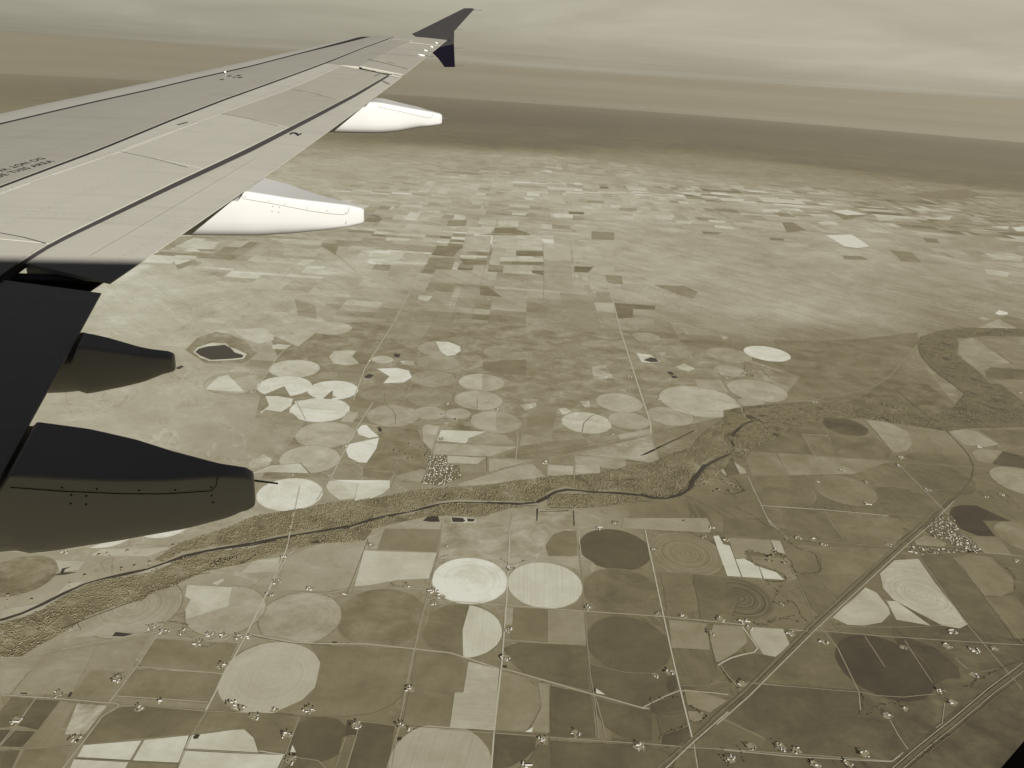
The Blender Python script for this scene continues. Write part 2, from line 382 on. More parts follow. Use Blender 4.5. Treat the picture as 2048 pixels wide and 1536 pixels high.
poly('4',[(1880,1125),(1878,1235),(1780,1220),(1730,1180),(1740,1145),(1800,1120)],168)
poly('4',[(700,1060),(830,1045),(980,1070),(1000,1085),(965,1115),(720,1105)],202); 
poly('4',[(1010,1120),(1075,1125),(1040,1185),(970,1180)],170); poly('4',[(1040,1060),(1160,1065),(1120,1110),(1020,1110)],138)
poly('4',[(440,1480),(560,1435),(740,1420),(790,1480),(560,1475)],186); poly('4',[(430,1420),(520,1370),(570,1400),(540,1440),(440,1450)],176,mottle=.25)
poly('4',[(530,1290),(620,1150),(760,1180),(700,1270),(610,1385)],152)
poly('4',[(470,1160),(530,1110),(690,1130),(730,1170)],146)
poly('e',[(200,550),(400,560),(370,672),(270,680),(200,630),(180,590)],190); poly('e',[(400,566),(610,548),(615,600),(560,640),(480,675),(372,690)],200)
poly('e',[(200,545),(610,548),(400,566)],214)
poly('e',[(315,340),(340,300),(540,258),(520,330),(455,428),(400,425),(330,390)],216,rings=.25)
poly('e',[(390,205),(420,172),(455,170),(485,205),(540,250),(470,258),(400,235)],212)
poly('e',[(835,190),(860,165),(955,180),(900,345),(840,280)],170,stripes=.05); poly('e',[(985,150),(1150,180),(1160,205),(970,200)],140,mottle=.3)
poly('e',[(965,205),(1270,215),(1160,260),(1130,295),(930,275)],196); poly('e',[(1150,260),(1270,220),(1400,240),(1470,300),(1140,295)],150)
poly('e',[(920,295),(1490,320),(1300,385),(905,370)],164,stripes=.04); poly('e',[(1010,380),(1270,395),(1210,435),(1000,430)],170)
poly('e',[(1290,400),(1600,410),(1290,490)],158); poly('e',[(1070,575),(1570,420),(1670,520),(1660,545),(1100,590)],160,stripes=.1,rot=.5)
poly('e',[(1690,440),(1865,450),(1865,530),(1690,515)],166,stripes=.06); poly('e',[(1700,385),(1865,380),(1865,440),(1700,430)],138)
poly('e',[(430,480),(640,500),(600,550),(430,520)],128); poly('e',[(650,520),(830,470),(870,480),(820,560),(700,550)],152)
poly('e',[(1080,450),(1270,440),(1290,500),(1120,560)],140); poly('e',[(1510,230),(1750,270),(1500,315)],150)
poly('e',[(1960,250),(2048,225),(2048,300),(1980,310)],150)
poly('5',[(432,1195),(880,1085),(930,1230),(860,1245),(740,1220)],156,mottle=.2); poly('5',[(440,1200),(740,1222),(730,1290),(440,1250)],154)
poly('5',[(440,1255),(585,1260),(590,1300),(560,1320),(440,1320)],162,stripes=.1,rot=1.57)
poly('5',[(0,645),(155,640),(155,735),(0,720)],126); poly('5',[(0,570),(155,595),(155,635),(0,645)],144); poly('5',[(535,680),(620,675),(665,750),(550,755)],164,mottle=.35)
poly('5',[(1140,755),(1290,760),(1340,830),(1160,810)],158); poly('5',[(180,470),(260,470),(270,520),(220,520)],138)
poly('5',[(670,310),(910,325),(905,350),(780,345),(780,395),(685,400)],118); poly('5',[(720,400),(900,390),(900,460),(740,450)],152)
poly('5',[(440,95),(550,98),(515,130),(440,128)],116); poly('5',[(612,145),(710,150),(722,200),(665,200),(630,190)],142)
poly('5',[(95,5),(250,8),(250,38),(95,35)],120); poly('5',[(0,40),(255,48),(255,66),(0,64)],190); poly('5',[(0,66),(255,70),(255,92),(0,85)],142)
poly('5',[(258,0),(410,0),(415,60),(258,55)],178,mottle=.06); poly('5',[(258,62),(418,66),(430,230),(258,230)],160,mottle=.1); poly('5',[(425,0),(590,5),(600,60),(430,70)],176)
poly('5',[(185,118),(255,122),(255,150),(190,135)],116); poly('5',[(900,205),(1080,210),(1160,245),(1130,285),(1040,260)],136); poly('5',[(560,240),(650,245),(665,300),(570,295)],150)
poly('5',[(690,1080),(880,1045),(885,1080),(700,1110)],164); poly('5',[(500,1105),(690,1085),(690,1115),(520,1145)],144)
# bare light blow-outs
for q in ([(115,905),(210,895),(215,915),(150,940)],[(340,930),(380,920),(420,945),(370,965)],[(465,885),(520,885),(525,915),(500,925)],[(1030,680),(1080,665),(1140,695),(1110,712),(1050,700)],[(930,600),(965,595),(970,615),(945,620)],[(1280,490),(1340,510),(1310,525)]):
    poly('5',q,182,mottle=.3,name='bare_sand')
# far patchwork
for q, t in (([(1530,150),(1680,155),(1630,215),(1500,205)],128),([(1490,218),(1640,222),(1620,292),(1440,290)],140),([(1670,205),(1828,210),(1825,222),(1668,218)],196),
 ([(1665,225),(1822,235),(1820,262),(1690,262)],130),([(1870,45),(2000,45),(2000,78),(1865,78)],126),([(1890,2),(2010,2),(2010,40),(1895,38)],190),([(1720,40),(1860,45),(1850,80),(1700,85)],188),
 ([(1700,90),(1850,92),(1840,190),(1680,180)],176),([(1860,90),(2048,92),(2048,170),(1850,165)],182),([(2000,178),(2048,180),(2048,205),(1995,203)],124),([(1785,385),(1830,390),(1915,450),(1785,440)],124),
 ([(1600,0),(1710,0),(1700,35),(1590,35)],142),([(1160,190),(1330,200),(1310,235),(1130,225)],190),([(1140,232),(1480,250),(1470,262),(1180,252)],194),([(1260,265),(1460,268),(1400,345),(1240,340)],166),
 ([(870,135),(960,140),(940,205),(850,150)],140),([(1030,150),(1150,160),(1180,180),(1010,175)],182),([(1240,100),(1380,110),(1360,125),(1230,120)],192),([(770,275),(880,268),(870,285),(765,282)],206),
 ([(550,105),(870,120),(850,150),(640,140)],184),([(640,165),(860,170),(820,215),(630,205)],176),([(820,240),(960,240),(920,265),(760,262)],180),
 ([(1430,440),(1510,445),(1480,475),(1420,465)],186),([(1510,565),(1640,570),(1600,680),(1470,640)],140),([(1290,590),(1510,600),(1440,700),(1230,690)],148),
 ([(0,150),(170,120),(260,130),(200,190),(80,170)],196),([(0,205),(130,210),(120,225),(0,222)],200),([(0,232),(90,232),(40,262),(0,258)],210),([(0,265),(110,232),(130,245),(20,290)],146),
 ([(130,170),(255,172),(240,185),(150,185)],150),([(700,460),(820,500),(830,580),(720,560)],150)): poly('4',q,t)
for q, t in (([(1255,940),(1360,938),(1430,985),(1380,992),(1330,985)],226),([(1280,845),(1340,838),(1420,858),(1340,860)],212),([(1290,855),(1425,862),(1330,880)],128),([(1220,888),(1290,885),(1310,899),(1240,900)],194),
 ([(1640,875),(1760,862),(1750,880)],190),([(1910,905),(1990,905),(1980,918)],198),([(2000,910),(2060,905),(2060,925),(2020,925)],210),([(1080,890),(1120,888),(1180,922),(1100,930)],128),
 ([(640,765),(760,772),(750,786)],198),([(820,790),(930,796),(925,808),(840,802)],200),([(980,790),(1150,800),(1180,818),(1010,808)],198),([(1000,835),(1080,838),(1060,850),(1005,848)],200),([(1450,868),(1520,868),(1530,880),(1470,884)],188),
 ([(18,1002),(125,1005),(125,1025),(18,1020)],122),([(0,1045),(125,1050),(125,1058),(0,1056)],126),([(318,925),(410,930),(408,960),(318,958)],142),([(250,1065),(318,1068),(305,1090),(250,1088)],112),
 ([(20,940),(120,945),(120,1000),(22,995)],188),([(165,855),(240,858),(245,872),(170,870)],206),([(225,845),(288,848),(288,858),(228,856)],122),([(350,745),(390,748),(380,756),(352,754)],124),([(470,800),(500,803),(495,825),(475,822)],190),
 ([(570,858),(650,862),(640,880),(580,875)],194),([(655,882),(720,886),(715,897),(660,893)],194),([(785,878),(860,884),(845,894),(790,888)],196),([(808,900),(880,906),(895,916),(815,912)],198),([(760,925),(840,930),(820,938),(765,934)],124),
 ([(1030,950),(1090,954),(1085,962),(1035,960)],120),([(1320,1022),(1400,1025),(1430,1040),(1330,1036)],132),([(1880,1010),(2040,1030),(2040,1045),(1930,1035)],184),([(1510,1000),(1600,1010),(1640,1050),(1560,1045)],132),
 ([(1640,950),(1700,955),(1710,972),(1660,970)],126),([(1890,1075),(1990,1090),(1980,1108),(1900,1095)],186),([(60,770),(110,772),(108,785),(60,783)],208),([(50,790),(90,792),(85,800),(50,798)],204),([(300,800),(370,803),(365,815),(300,812)],150),
 ([(130,680),(160,683),(158,690),(132,688)],214),([(340,765),(460,768),(455,775),(345,772)],196),([(430,830),(500,834),(498,845),(430,842)],150),([(0,850),(60,852),(55,862),(0,860)],200),([(0,912),(60,930),(75,940),(0,938)],126),
 ([(915,765),(1000,770),(990,780),(920,776)],150),([(1580,775),(1820,755),(1890,780),(1800,798),(1660,795)],124)): poly('3',q,t)
for q, t in (([(300,420),(420,425),(400,470),(310,466)],150),([(0,0),(10,0),(10,8)],150)): pass
# south of the river and to the right
for q, t in (([(870,860),(1000,870),(1130,930),(1160,1000),(1120,1050),(1050,1058),(1020,1040),(950,950)],150),([(1380,930),(1480,915),(1560,935),(1690,1010),(1600,1025),(1480,1015)],152),
 ([(1600,560),(1640,535),(1860,550),(1860,612),(1620,610)],108),([(1440,430),(1450,380),(1525,355),(1560,370),(1760,510),(1550,530),(1470,510)],148),([(1570,365),(1860,350),(1860,520),(1770,505)],136),
 ([(1520,1060),(1570,1035),(1710,1050),(1640,1130),(1560,1110)],142),([(1720,1050),(1860,1090),(1860,1170),(1650,1130)],94),([(1560,920),(1860,920),(1860,1020),(1700,1005)],114),
 ([(130,1090),(170,1052),(320,1062),(400,1200),(170,1200)],130),([(325,1062),(740,1095),(1020,1112),(800,1190),(400,1200)],138),([(180,1030),(480,870),(560,860),(640,950),(470,945),(540,1070),(170,1045)],112),
 ([(480,950),(640,955),(680,1075),(555,1070)],124),([(650,950),(930,965),(1030,1050),(1010,1100),(690,1075)],114),([(1110,1070),(1180,1060),(1400,1130),(1140,1110)],112),([(240,1392),(1010,1450),(1040,1530),(560,1536),(300,1520)],118),
 ([(1540,300),(1690,240),(1800,297),(1700,298)],160),([(1690,240),(1740,215),(1860,250),(1860,300),(1810,297)],128),([(1665,205),(1690,185),(1745,200),(1740,212),(1690,215)],214),([(1560,235),(1590,225),(1640,240),(1600,248)],166)):
    poly('6',q,t,mottle=.12)
circ(1879,956,134,106,mottle=.12); circ(1565,981,124,116); circ(1813,1006,130,108); circ(1690,980,118,126,mottle=.12); circ(2053,964,130,148,rings=.08); circ(2053,1075,112,132); circ(1625,1050,120,112)
poly('6',[(1390,1440),(1400,1400),(1450,1382),(1550,1385),(1760,1480),(1590,1478),(1670,1575),(1560,1570),(1430,1520)],72,mottle=.08)
for q, t, r_, s_ in (([(0,0),(270,0),(300,60),(360,90),(370,130),(0,105)],110,0,0),([(380,60),(420,20),(640,0),(720,130),(560,110),(400,110)],112,0,0),([(660,0),(1060,0),(1110,90),(1050,170),(760,150)],122,0,0),
 ([(960,340),(1050,260),(1195,250),(1300,400),(1500,650),(1450,680),(1340,660),(1150,560),(1040,500),(975,430)],172,.16,0),
 ([(1000,508),(1060,510),(1270,660),(1060,625)],176,0,.12),([(665,610),(870,425),(940,460),(1010,550),(1020,590),(970,640),(860,662),(760,655)],172,.03,0),
 ([(1200,240),(1250,222),(1330,235),(1450,290),(1530,400),(1780,745),(1560,700),(1500,650)],104,0,0),([(1400,245),(1500,225),(1640,240),(1780,380),(1780,450),(1700,480),(1600,475),(1540,400),(1460,290)],126,0,0),
 ([(1600,490),(1780,470),(1860,560),(1860,740),(1790,740)],114,0,0),([(1170,140),(1230,105),(1300,125),(1365,155),(1350,178),(1180,165)],142,0,0),([(1500,110),(1690,120),(1770,230),(1600,215)],128,0,0),
 ([(0,1225),(200,1022),(830,1070),(838,1150),(790,1290),(650,1370),(480,1385),(250,1350),(100,1290)],94,.0,0),([(205,1012),(555,700),(630,700),(700,800),(790,960),(820,1055)],106,0,0),
 ([(1060,740),(1150,740),(1290,790),(1440,920),(1455,985),(1370,990),(1300,1020),(1220,930)],80,0,0),([(0,1240),(240,1350),(240,1400),(0,1425)],110,0,0),([(400,170),(600,200),(580,320),(440,340),(360,200)],116,0,0),
 ([(400,160),(700,180),(1030,190),(700,480),(560,360),(600,320),(590,200)],122,0,0),([(450,360),(540,350),(680,510),(590,600),(540,560)],112,0,0),([(560,350),(850,340),(690,490)],116,0,0)):
    poly('t',q,t,rings=r_,stripes=s_,mottle=.1)
circ(1768,1333,184,76,mottle=.06,rings=.02)
def piv(*a, **k):
    return circ(*a, **k)
circ(1230,1098,142,92,rings=.02,mottle=.05); circ(1244,1184,156,112,rings=.03); circ(1257,1288,168,98,rings=.03,mottle=.06)
circ(1090,1169,149,190,rings=.0,stripes=.16,mottle=.06); circ(940,1160,150,212,rings=.12,mottle=.14); circ(1371,1107,146,128,rings=.24,mottle=.06)
circ(925,1260,160,116,rings=.02); o=circ(925,1260,158,188,rings=.0,stripes=.10,a0=6,a1=174,mottle=.06)
circ(765,1234,178,124,rings=.04,mottle=.14); circ(601,1235,160,156,rings=.05,mottle=.14,stripes=.02)
circ(541,1352,198,172,rings=.06,mottle=.06,stripes=.04); circ(881,1527,204,160,rings=.0,stripes=.10,mottle=.06,rot=-.15); circ(636,1477,116,94,rings=.02,mottle=.05)
circ(38,1151,134,128,rings=.06,mottle=.25); circ(262,1212,190,154,rings=.14,mottle=.1); circ(452,1220,152,160,rings=.04)
circ(1478,1196,136,102,rings=.34,a0=-50,a1=205,mottle=.06)
for q, t, s_, ro in (([(190,350),(220,240),(440,150),(720,150),(620,420),(480,450),(150,440)],156,0,0),([(640,420),(700,200),(1145,215),(1100,370),(900,380),(740,410)],182,0,0),
 ([(780,195),(830,65),(1180,70),(1145,210)],130,0,0),([(370,780),(1005,805),(965,1040),(930,1120),(870,1180),(780,1220),(650,1240),(300,1215),(160,1190),(320,1120),(400,1040),(435,890)],123,0,0),
 ([(1020,830),(1335,870),(1310,1070),(985,1040)],122,0,0),([(980,1050),(1250,1070),(1230,1285),(935,1265)],120,0,0),
 ([(1340,880),(1530,930),(1500,1305),(1230,1285),(1255,1070),(1310,1070)],166,.1,1.57),([(1560,550),(1618,550),(1612,655),(1560,655)],150,0,0),([(1622,550),(1825,560),(1825,765),(1600,745)],120,0,0),
 ([(1535,940),(1690,975),(1775,1060),(1790,1150),(1740,1250),(1690,1310),(1505,1305)],132,0,0),([(1505,1320),(1760,1345),(1750,1420),(1690,1480),(1600,1530),(1490,1545)],92,0,0),
 ([(1770,1010),(1843,1020),(1843,1320),(1720,1310),(1790,1160)],142,0,0),([(680,1255),(895,1275),(840,1560),(600,1560)],96,0,0),([(570,1345),(660,1340),(590,1560),(515,1560)],116,0,0),([(600,1240),(670,1250),(650,1335),(585,1335)],84,0,0),
 ([(310,1480),(430,1500),(470,1560),(180,1560)],104,0,0),([(1770,1390),(1843,1400),(1843,1560),(1620,1560),(1720,1480)],108,0,0)):
    poly('8',q,t,stripes=s_,rot=ro,mottle=.09)
for q, t, s_, ro in (([(290,560),(515,570),(530,780),(290,765)],142,0,0),([(310,1030),(560,1085),(590,1350),(310,1345)],100,0,0),([(555,900),(1020,960),(1060,1090),(940,1105),(870,1160),(570,1085)],99,0,0),
 ([(590,1110),(870,1180),(930,1190),(930,1370),(750,1350),(650,1290),(600,1210)],98,0,0),([(20,800),(120,765),(530,785),(550,1060),(150,960),(60,880)],104,0,0),([(1035,625),(1270,645),(1290,810),(1055,795)],138,0,0),
 ([(1310,655),(1490,665),(1520,760),(1440,830),(1330,890),(1290,750)],142,0,0),([(1530,670),(1740,680),(1785,780),(1690,855),(1620,840),(1540,720)],168,0,0),([(1055,800),(1300,815),(1345,985),(1090,975)],108,.16,.12),
 ([(1350,900),(1450,825),(1640,845),(1700,855),(1540,1005),(1400,990)],100,0,0),([(1310,112),(1345,108),(1370,160),(1410,170),(1480,360),(1395,355)],192,0,0),([(1445,252),(1500,250),(1588,295),(1612,370),(1488,362)],194,0,0),
 ([(1594,300),(1700,335),(1745,380),(1620,371)],196,0,0),([(1400,120),(1660,135),(1690,230),(1510,200),(1520,250),(1440,245)],140,0,0),([(1662,135),(1720,140),(1755,220),(1692,205)],164,0,0),
 ([(985,335),(1165,335),(1205,470),(1220,560),(1150,590),(1030,590),(1010,450)],118,0,0),([(1180,340),(1340,360),(1430,430),(1460,500),(1410,580),(1230,620),(1212,480)],106,0,0),
 ([(310,1370),(900,1400),(1050,1450),(960,1560),(300,1560)],99,0,0),([(1190,1390),(1380,1222),(1630,1352),(1610,1420)],108,0,0),([(1110,1430),(1190,1420),(1215,1560),(1050,1560)],106,0,0),([(1215,1420),(1843,1450),(1843,1560),(1225,1560)],100,0,0),
 ([(1130,1050),(1300,1090),(1400,1120),(1290,1195),(1150,1150)],132,0,0),([(935,1130),(1110,1100),(1140,1170),(960,1210),(930,1190)],92,0,0),([(960,1215),(1140,1190),(1165,1270),(990,1330)],104,0,0),([(1000,1340),(1160,1285),(1160,1360),(1090,1400),(995,1395)],88,0,0),
 ([(1540,230),(1640,240),(1760,240),(1830,370),(1760,400),(1750,350),(1560,290)],128,0,0),([(760,0),(1270,0),(1300,60),(1290,90),(750,60)],150,0,0),([(300,235),(475,240),(490,322),(350,270)],160,0,0),
 ([(280,170),(330,100),(400,78),(470,80),(475,232),(300,232)],122,0,0),([(1030,980),(1090,970),(1090,1030),(1050,1090),(1020,1040)],86,0,0),([(1150,1185),(1250,1190),(1240,1240),(1170,1260)],134,0,0)):
    poly('9',q,t,stripes=s_,rot=ro,mottle=.09)
for q, t, s_ in (([(1150,410),(1425,425),(1400,540),(1150,620),(1140,560),(1170,500),(1140,480)],180,0),([(0,865),(270,830),(60,1080),(0,1080)],152,0),([(275,830),(590,785),(440,1080),(70,1085)],146,0),([(595,785),(920,728),(672,1132),(450,1110),(450,1080)],142,0),
 ([(450,1080),(560,930),(790,950),(672,1132),(455,1110)],132,0),([(955,742),(1460,772),(1370,953),(840,912)],128,0),([(835,930),(1365,962),(1280,1128),(700,1093)],122,0),([(700,1100),(1278,1140),(1265,1170),(760,1140)],138,0),
 ([(70,1105),(210,1112),(105,1275),(0,1288),(0,1190)],110,0),([(216,1115),(365,1125),(230,1303),(112,1278)],98,0),([(372,1125),(470,1135),(300,1420),(150,1413)],136,.05),([(472,1140),(660,1150),(520,1330),(400,1330)],164,0),
 ([(0,1302),(220,1312),(140,1408),(0,1400)],98,0),([(0,1430),(120,1430),(90,1500),(60,1560),(0,1560)],106,0),([(150,1420),(440,1400),(375,1560),(80,1560)],124,0),([(625,1230),(740,1165),(860,1155),(1262,1192),(1180,1328),(512,1388)],110,0),
 ([(1280,1192),(1843,1217),(1750,1440),(1590,1420),(1560,1340),(1500,1300),(1205,1323)],118,0),([(512,1396),(873,1366),(800,1488),(472,1468)],192,0),([(886,1365),(1160,1335),(1100,1500),(812,1490)],190,0),
 ([(1172,1335),(1440,1302),(1500,1300),(1560,1350),(1590,1438),(1130,1418)],186,0),([(1125,1432),(1745,1455),(1695,1560),(1085,1560)],190,0),([(452,1482),(790,1500),(755,1560),(420,1560)],188,0),([(795,1502),(1095,1510),(1075,1560),(760,1560)],124,0),
 ([(1465,340),(1700,330),(1720,240),(1560,260)],170,0),([(1300,400),(1370,370),(1380,385),(1330,412)],184,0),([(380,740),(430,700),(700,640),(880,690),(740,710)],158,0),
 ([(340,260),(520,265),(480,320),(370,330)],176,0),([(20,560),(280,520),(180,590),(0,620)],170,0),([(320,490),(420,400),(520,385),(440,440),(350,480)],168,0),([(620,190),(1060,180),(900,235),(560,230)],176,0),([(0,205),(370,165),(850,70),(560,180),(240,215)],166,0)):
    poly('7',q,t,stripes=s_,mottle=.11 if t != 164 else .35)
# ------------------------------------------------------------------ roads
def flat_mat(name, t, var=.05, sc=60, rough=.95):
    mt = material(name); geo = nd('ShaderNodeNewGeometry')
    n = noise(vmap(geo.outputs['Position'], (1/sc, 1/sc, 1/sc)), 1, 4, .6)
    finish(toned_ramp(mth('MULTIPLY_ADD', mth('SUBTRACT', n, .5), var*2, t/255)), rough, .15); return mt
road_mats = {k_: flat_mat('road_gravel_%d' % k_, k_, .07) for k_ in (182, 165, 148, 96, 112)}
ZR = 2.25
def strip(name, px, width, mat, z_off=ZR, kind='structure', smooth=True, wvar=0, seed=0):
    g = [gp(x, y, z_off) for x, y in px]; g = [Vector(q) for q in g if q]
    pts = []
    for a, b in zip(g, g[1:]):
        n = max(1, int((b-a).length/400)); pts += [a.lerp(b, i/n) for i in range(n)]
    pts.append(g[-1])
    if smooth:
        for _ in range(2):
            pts = [pts[0]] + [(pts[i-1]+pts[i]*2+pts[i+1])/4 for i in range(1, len(pts)-1)] + [pts[-1]]
    R_ = random.Random(seed)
    vs_, fs = [], []
    for i, p in enumerate(pts):
        t = (pts[min(i+1, len(pts)-1)]-pts[max(i-1, 0)]).normalized(); nrm = Vector((-t.y, t.x))
        hw = width/2*(1+wvar*(R_.random()-.5)*2)
        for s in (1, -1):
            q = p+nrm*hw*s; vs_.append((q.x, q.y, gz(q.x, q.y, z_off)))
        if i: fs.append((2*i-2, 2*i-1, 2*i+1, 2*i))
    c = vs_[0]; vs_ = [(a-c[0], b-c[1], d-c[2]) for a, b, d in vs_]
    o = new_mesh(name, vs_, fs, mat, loc=c); o['kind'] = kind; return o
rz = [ZR]
def road(tagc, pts, w_=13, t=165, name='road', smooth=False):
    rz[0] += .0015
    return strip(name, PX(tagc, pts), w_, road_mats[t], z_off=rz[0], smooth=smooth)
R = road
R('a',[(884,1049),(878,1101),(853,1199),(829,1296),(812,1378),(806,1410)],16,148); R('a',[(806,1410),(798,1445),(782,1545)],11,148)
R('a',[(884,1049),(893,1030),(880,1010),(845,980),(843,975),(870,880),(885,850),(890,830)],11)
R('a',[(1032,862),(1036,872),(1031,925)],16); R('a',[(1024,1040),(1020,1060),(1013,1205),(1004,1322),(988,1466),(982,1545)],14,182)
R('a',[(1152,1060),(1155,1085),(1163,1134),(1169,1222),(1176,1300),(1181,1350),(1190,1400),(1198,1478)],8,148)
R('a',[(1290,1059),(1327,1231),(1353,1348),(1386,1482)],14,182)
R('a',[(853,1199),(925,1204),(1013,1210),(1169,1222),(1327,1233),(1488,1249),(1500,1252)],12,165); R('a',[(1570,1258),(1620,1262)],12,165)
R('7',[(1530,710),(1700,735),(1843,765)],20,148); R('8',[(0,710),(130,740),(280,762),(420,772),(700,772),(1010,803),(1230,828),(1300,850),(1530,925)],17,165); R('8',[(0,722),(250,768),(500,782)],8,96)
R('9',[(0,925),(60,935),(560,1080),(640,1100),(880,1168),(920,1170)],15,165)
R('9',[(870,1168),(940,1110),(1070,1095),(1095,1040),(1115,1040),(1280,1105),(1300,1045),(1400,1085)],14,165,'canal',True)
R('9',[(1340,905),(1350,890),(1430,860),(1450,820),(1620,838),(1625,815),(1540,760),(1500,680),(1490,665)],15,182,'canal',True); R('9',[(1350,895),(1345,930),(1480,1060)],10,148,'canal',True)
R('t',[(265,0),(295,50),(345,75),(375,95),(390,130)],14,165,'canal',True)
R('a',[(880,1458),(988,1466),(1098,1474),(1195,1481),(1303,1488),(1386,1495),(1488,1501),(1784,1522),(1800,1512)],10,148)
R('7',[(0,1085),(380,1110),(660,1135),(700,1135),(730,1145),(720,1160),(630,1215),(560,1310),(380,1545)],12,165)
R('7',[(730,1155),(820,1148),(1265,1185),(1843,1215)],10,148); R('8',[(0,1195),(300,1218),(650,1245),(780,1220),(900,1150),(950,1080),(965,1040)],13,112,'railway',True); R('8',[(650,1243),(895,1275)],7,148)
R('7',[(1843,-200),(1760,190),(1640,460),(1500,740),(1380,960),(1265,1180)],14,182); R('7',[(1270,1180),(1180,1330),(1090,1545)],7,148)
R('8',[(725,130),(610,430),(590,470)],9,112); R('8',[(0,440),(130,440),(270,455),(450,465),(640,430),(1085,432)],9,165); R('8',[(0,670),(100,470),(230,230),(270,200)],12,182)
R('7',[(990,660),(1100,470),(1150,410)],7,148); R('7',[(1005,640),(950,740),(840,910),(670,1135)],12,165); R('7',[(0,858),(130,855),(500,780),(920,705),(1100,680),(1300,690),(1500,715)],11,165); R('7',[(955,722),(1480,765)],8,165)
R('7',[(840,912),(1370,955)],8,165); R('7',[(700,1092),(1280,1130)],8,165); R('7',[(0,1290),(220,1308)],6,148); R('7',[(150,1418),(440,1400),(480,1360)],6,148); R('7',[(0,1430),(150,1418)],6,148)
R('7',[(110,1280),(0,1400)],7,165); R('7',[(215,1115),(100,1270),(0,1390)],7,165); R('7',[(1125,1422),(1590,1445),(1760,1450)],8,148); R('7',[(460,1478),(1100,1505)],7,112); R('7',[(875,1365),(800,1490)],7,112); R('7',[(1165,1335),(1100,1500),(1080,1545)],7,112)
R('8',[(305,1220),(215,1460),(180,1545)],9,148); R('8',[(215,1455),(55,1430)],10,182); R('8',[(215,1460),(420,1490),(470,1545)],7,148); R('8',[(680,1250),(590,1545)],8,148); R('8',[(590,1340),(520,1545)],6,148)
R('8',[(925,1280),(895,1340),(840,1545)],9,148); R('8',[(900,1275),(1500,1308),(1843,1335)],6,112); R('8',[(985,1045),(1310,1072)],5,148)
R('9',[(0,745),(530,783)],6,165); R('9',[(560,900),(780,950),(960,955)],4,148); R('9',[(1165,335),(1215,470),(1240,600)],6,112); R('9',[(925,320),(1390,358),(1640,380)],5,148); R('9',[(1050,793),(1300,810)],5,148); R('9',[(1090,1030),(1290,1030),(1305,1000),(1400,1005)],5,148)
R('9',[(1190,1380),(1215,1545)],8,165); R('9',[(590,1110),(650,1290),(650,1350)],8,148,smooth=True); R('9',[(305,1030),(305,1345),(300,1545)],6,112); R('9',[(570,1090),(590,1345)],5,148); R('9',[(935,320),(890,70)],4,165)
R('9',[(1550,1010),(1843,1040)],6,148); R('9',[(1270,645),(1345,985)],6,112); R('9',[(1300,55),(1320,110)],8,148); R('9',[(495,230),(580,280)],9,182); R('9',[(480,75),(500,235)],9,182)
# the highway and railway running up to the town
hw = [(-60,1255),(140,1080),(560,660),(1100,160),(1250,30),(1400,-120)]
R('t',[(x-18,y-14) for x,y in hw],22,112,'railway'); R('t',[(x+14,y+14) for x,y in hw],13,165,'highway'); R('t',[(x-2,y) for x,y in hw],16,96,'ditch')
R('9',[(960,1545),(1175,1360),(1402,1154)],20,112,'railway'); R('9',[(1010,1545),(1190,1375),(1402,1190)],13,165,'highway'); R('9',[(985,1545),(1180,1368),(1402,1170)],16,96,'ditch')
R('6',[(1350,1405),(1480,1300),(1545,1220),(1560,1150),(1530,1080),(1440,1000),(1370,930)],16,96,'railway',True); R('6',[(1070,1130),(1230,1290),(1380,1440)],11,165)
R('6',[(230,1385),(620,1412),(1010,1447)],14,182); R('6',[(145,1205),(230,1385),(290,1510),(340,1536)],13,165); R('6',[(600,720),(850,690),(980,640),(1180,400),(1280,325),(1500,290)],16,148,smooth=True)
R('6',[(0,750),(150,770),(530,745),(610,725)],12,148); R('6',[(330,1062),(1020,1112),(1300,1135),(1540,1150),(1843,1190)],9,148); R('6',[(570,1100),(480,945),(640,955)],8,165); R('6',[(870,860),(1030,1050)],7,112); R('6',[(600,860),(655,985)],8,148); R('6',[(480,945),(930,965)],5,148)
R('6',[(560,1330),(700,1545)],7,148); R('6',[(560,1235),(1170,1280),(1330,1290)],6,148); R('6',[(860,855),(1140,905),(1370,935)],9,165); R('6',[(1440,460),(1600,590),(1780,700)],9,112); R('6',[(1560,370),(1770,510)],8,112); R('6',[(0,730),(90,735)],14,182)
R('6',[(1490,1010),(1843,1030)],6,148); R('6',[(1590,1290),(1790,1500)],7,148); R('6',[(1080,690),(1280,860)],9,112); R('6',[(1180,430),(1410,640)],5,148); R('6',[(620,620),(780,660)],4,148)
R('t',[(1180,210),(1500,660),(1830,1050)],10,148); R('t',[(1410,240),(1840,770)],7,148); R('t',[(1470,100),(1600,210),(1843,235)],10,165); R('t',[(1120,175),(1560,205)],8,165); R('t',[(650,665),(1100,670),(1340,660)],6,148); R('t',[(560,690),(1040,730),(1500,760),(1840,780)],11,148)
R('t',[(620,700),(700,800),(830,1070),(840,1200)],10,148); R('t',[(170,1015),(840,1070),(930,1090),(1100,1100),(1300,1080)],7,148); R('t',[(865,725),(990,915)],8,148,'service_track'); R('t',[(1110,750),(1180,860),(1280,1010)],8,148,'service_track')
R('t',[(1420,860),(1530,960)],7,165); R('t',[(1020,1240),(1060,1350),(1130,1420)],8,165,smooth=True); R('t',[(1355,1140),(1340,1260),(1300,1290)],8,148); R('t',[(0,1425),(430,1465),(780,1485),(1030,1497),(1100,1440)],10,165)
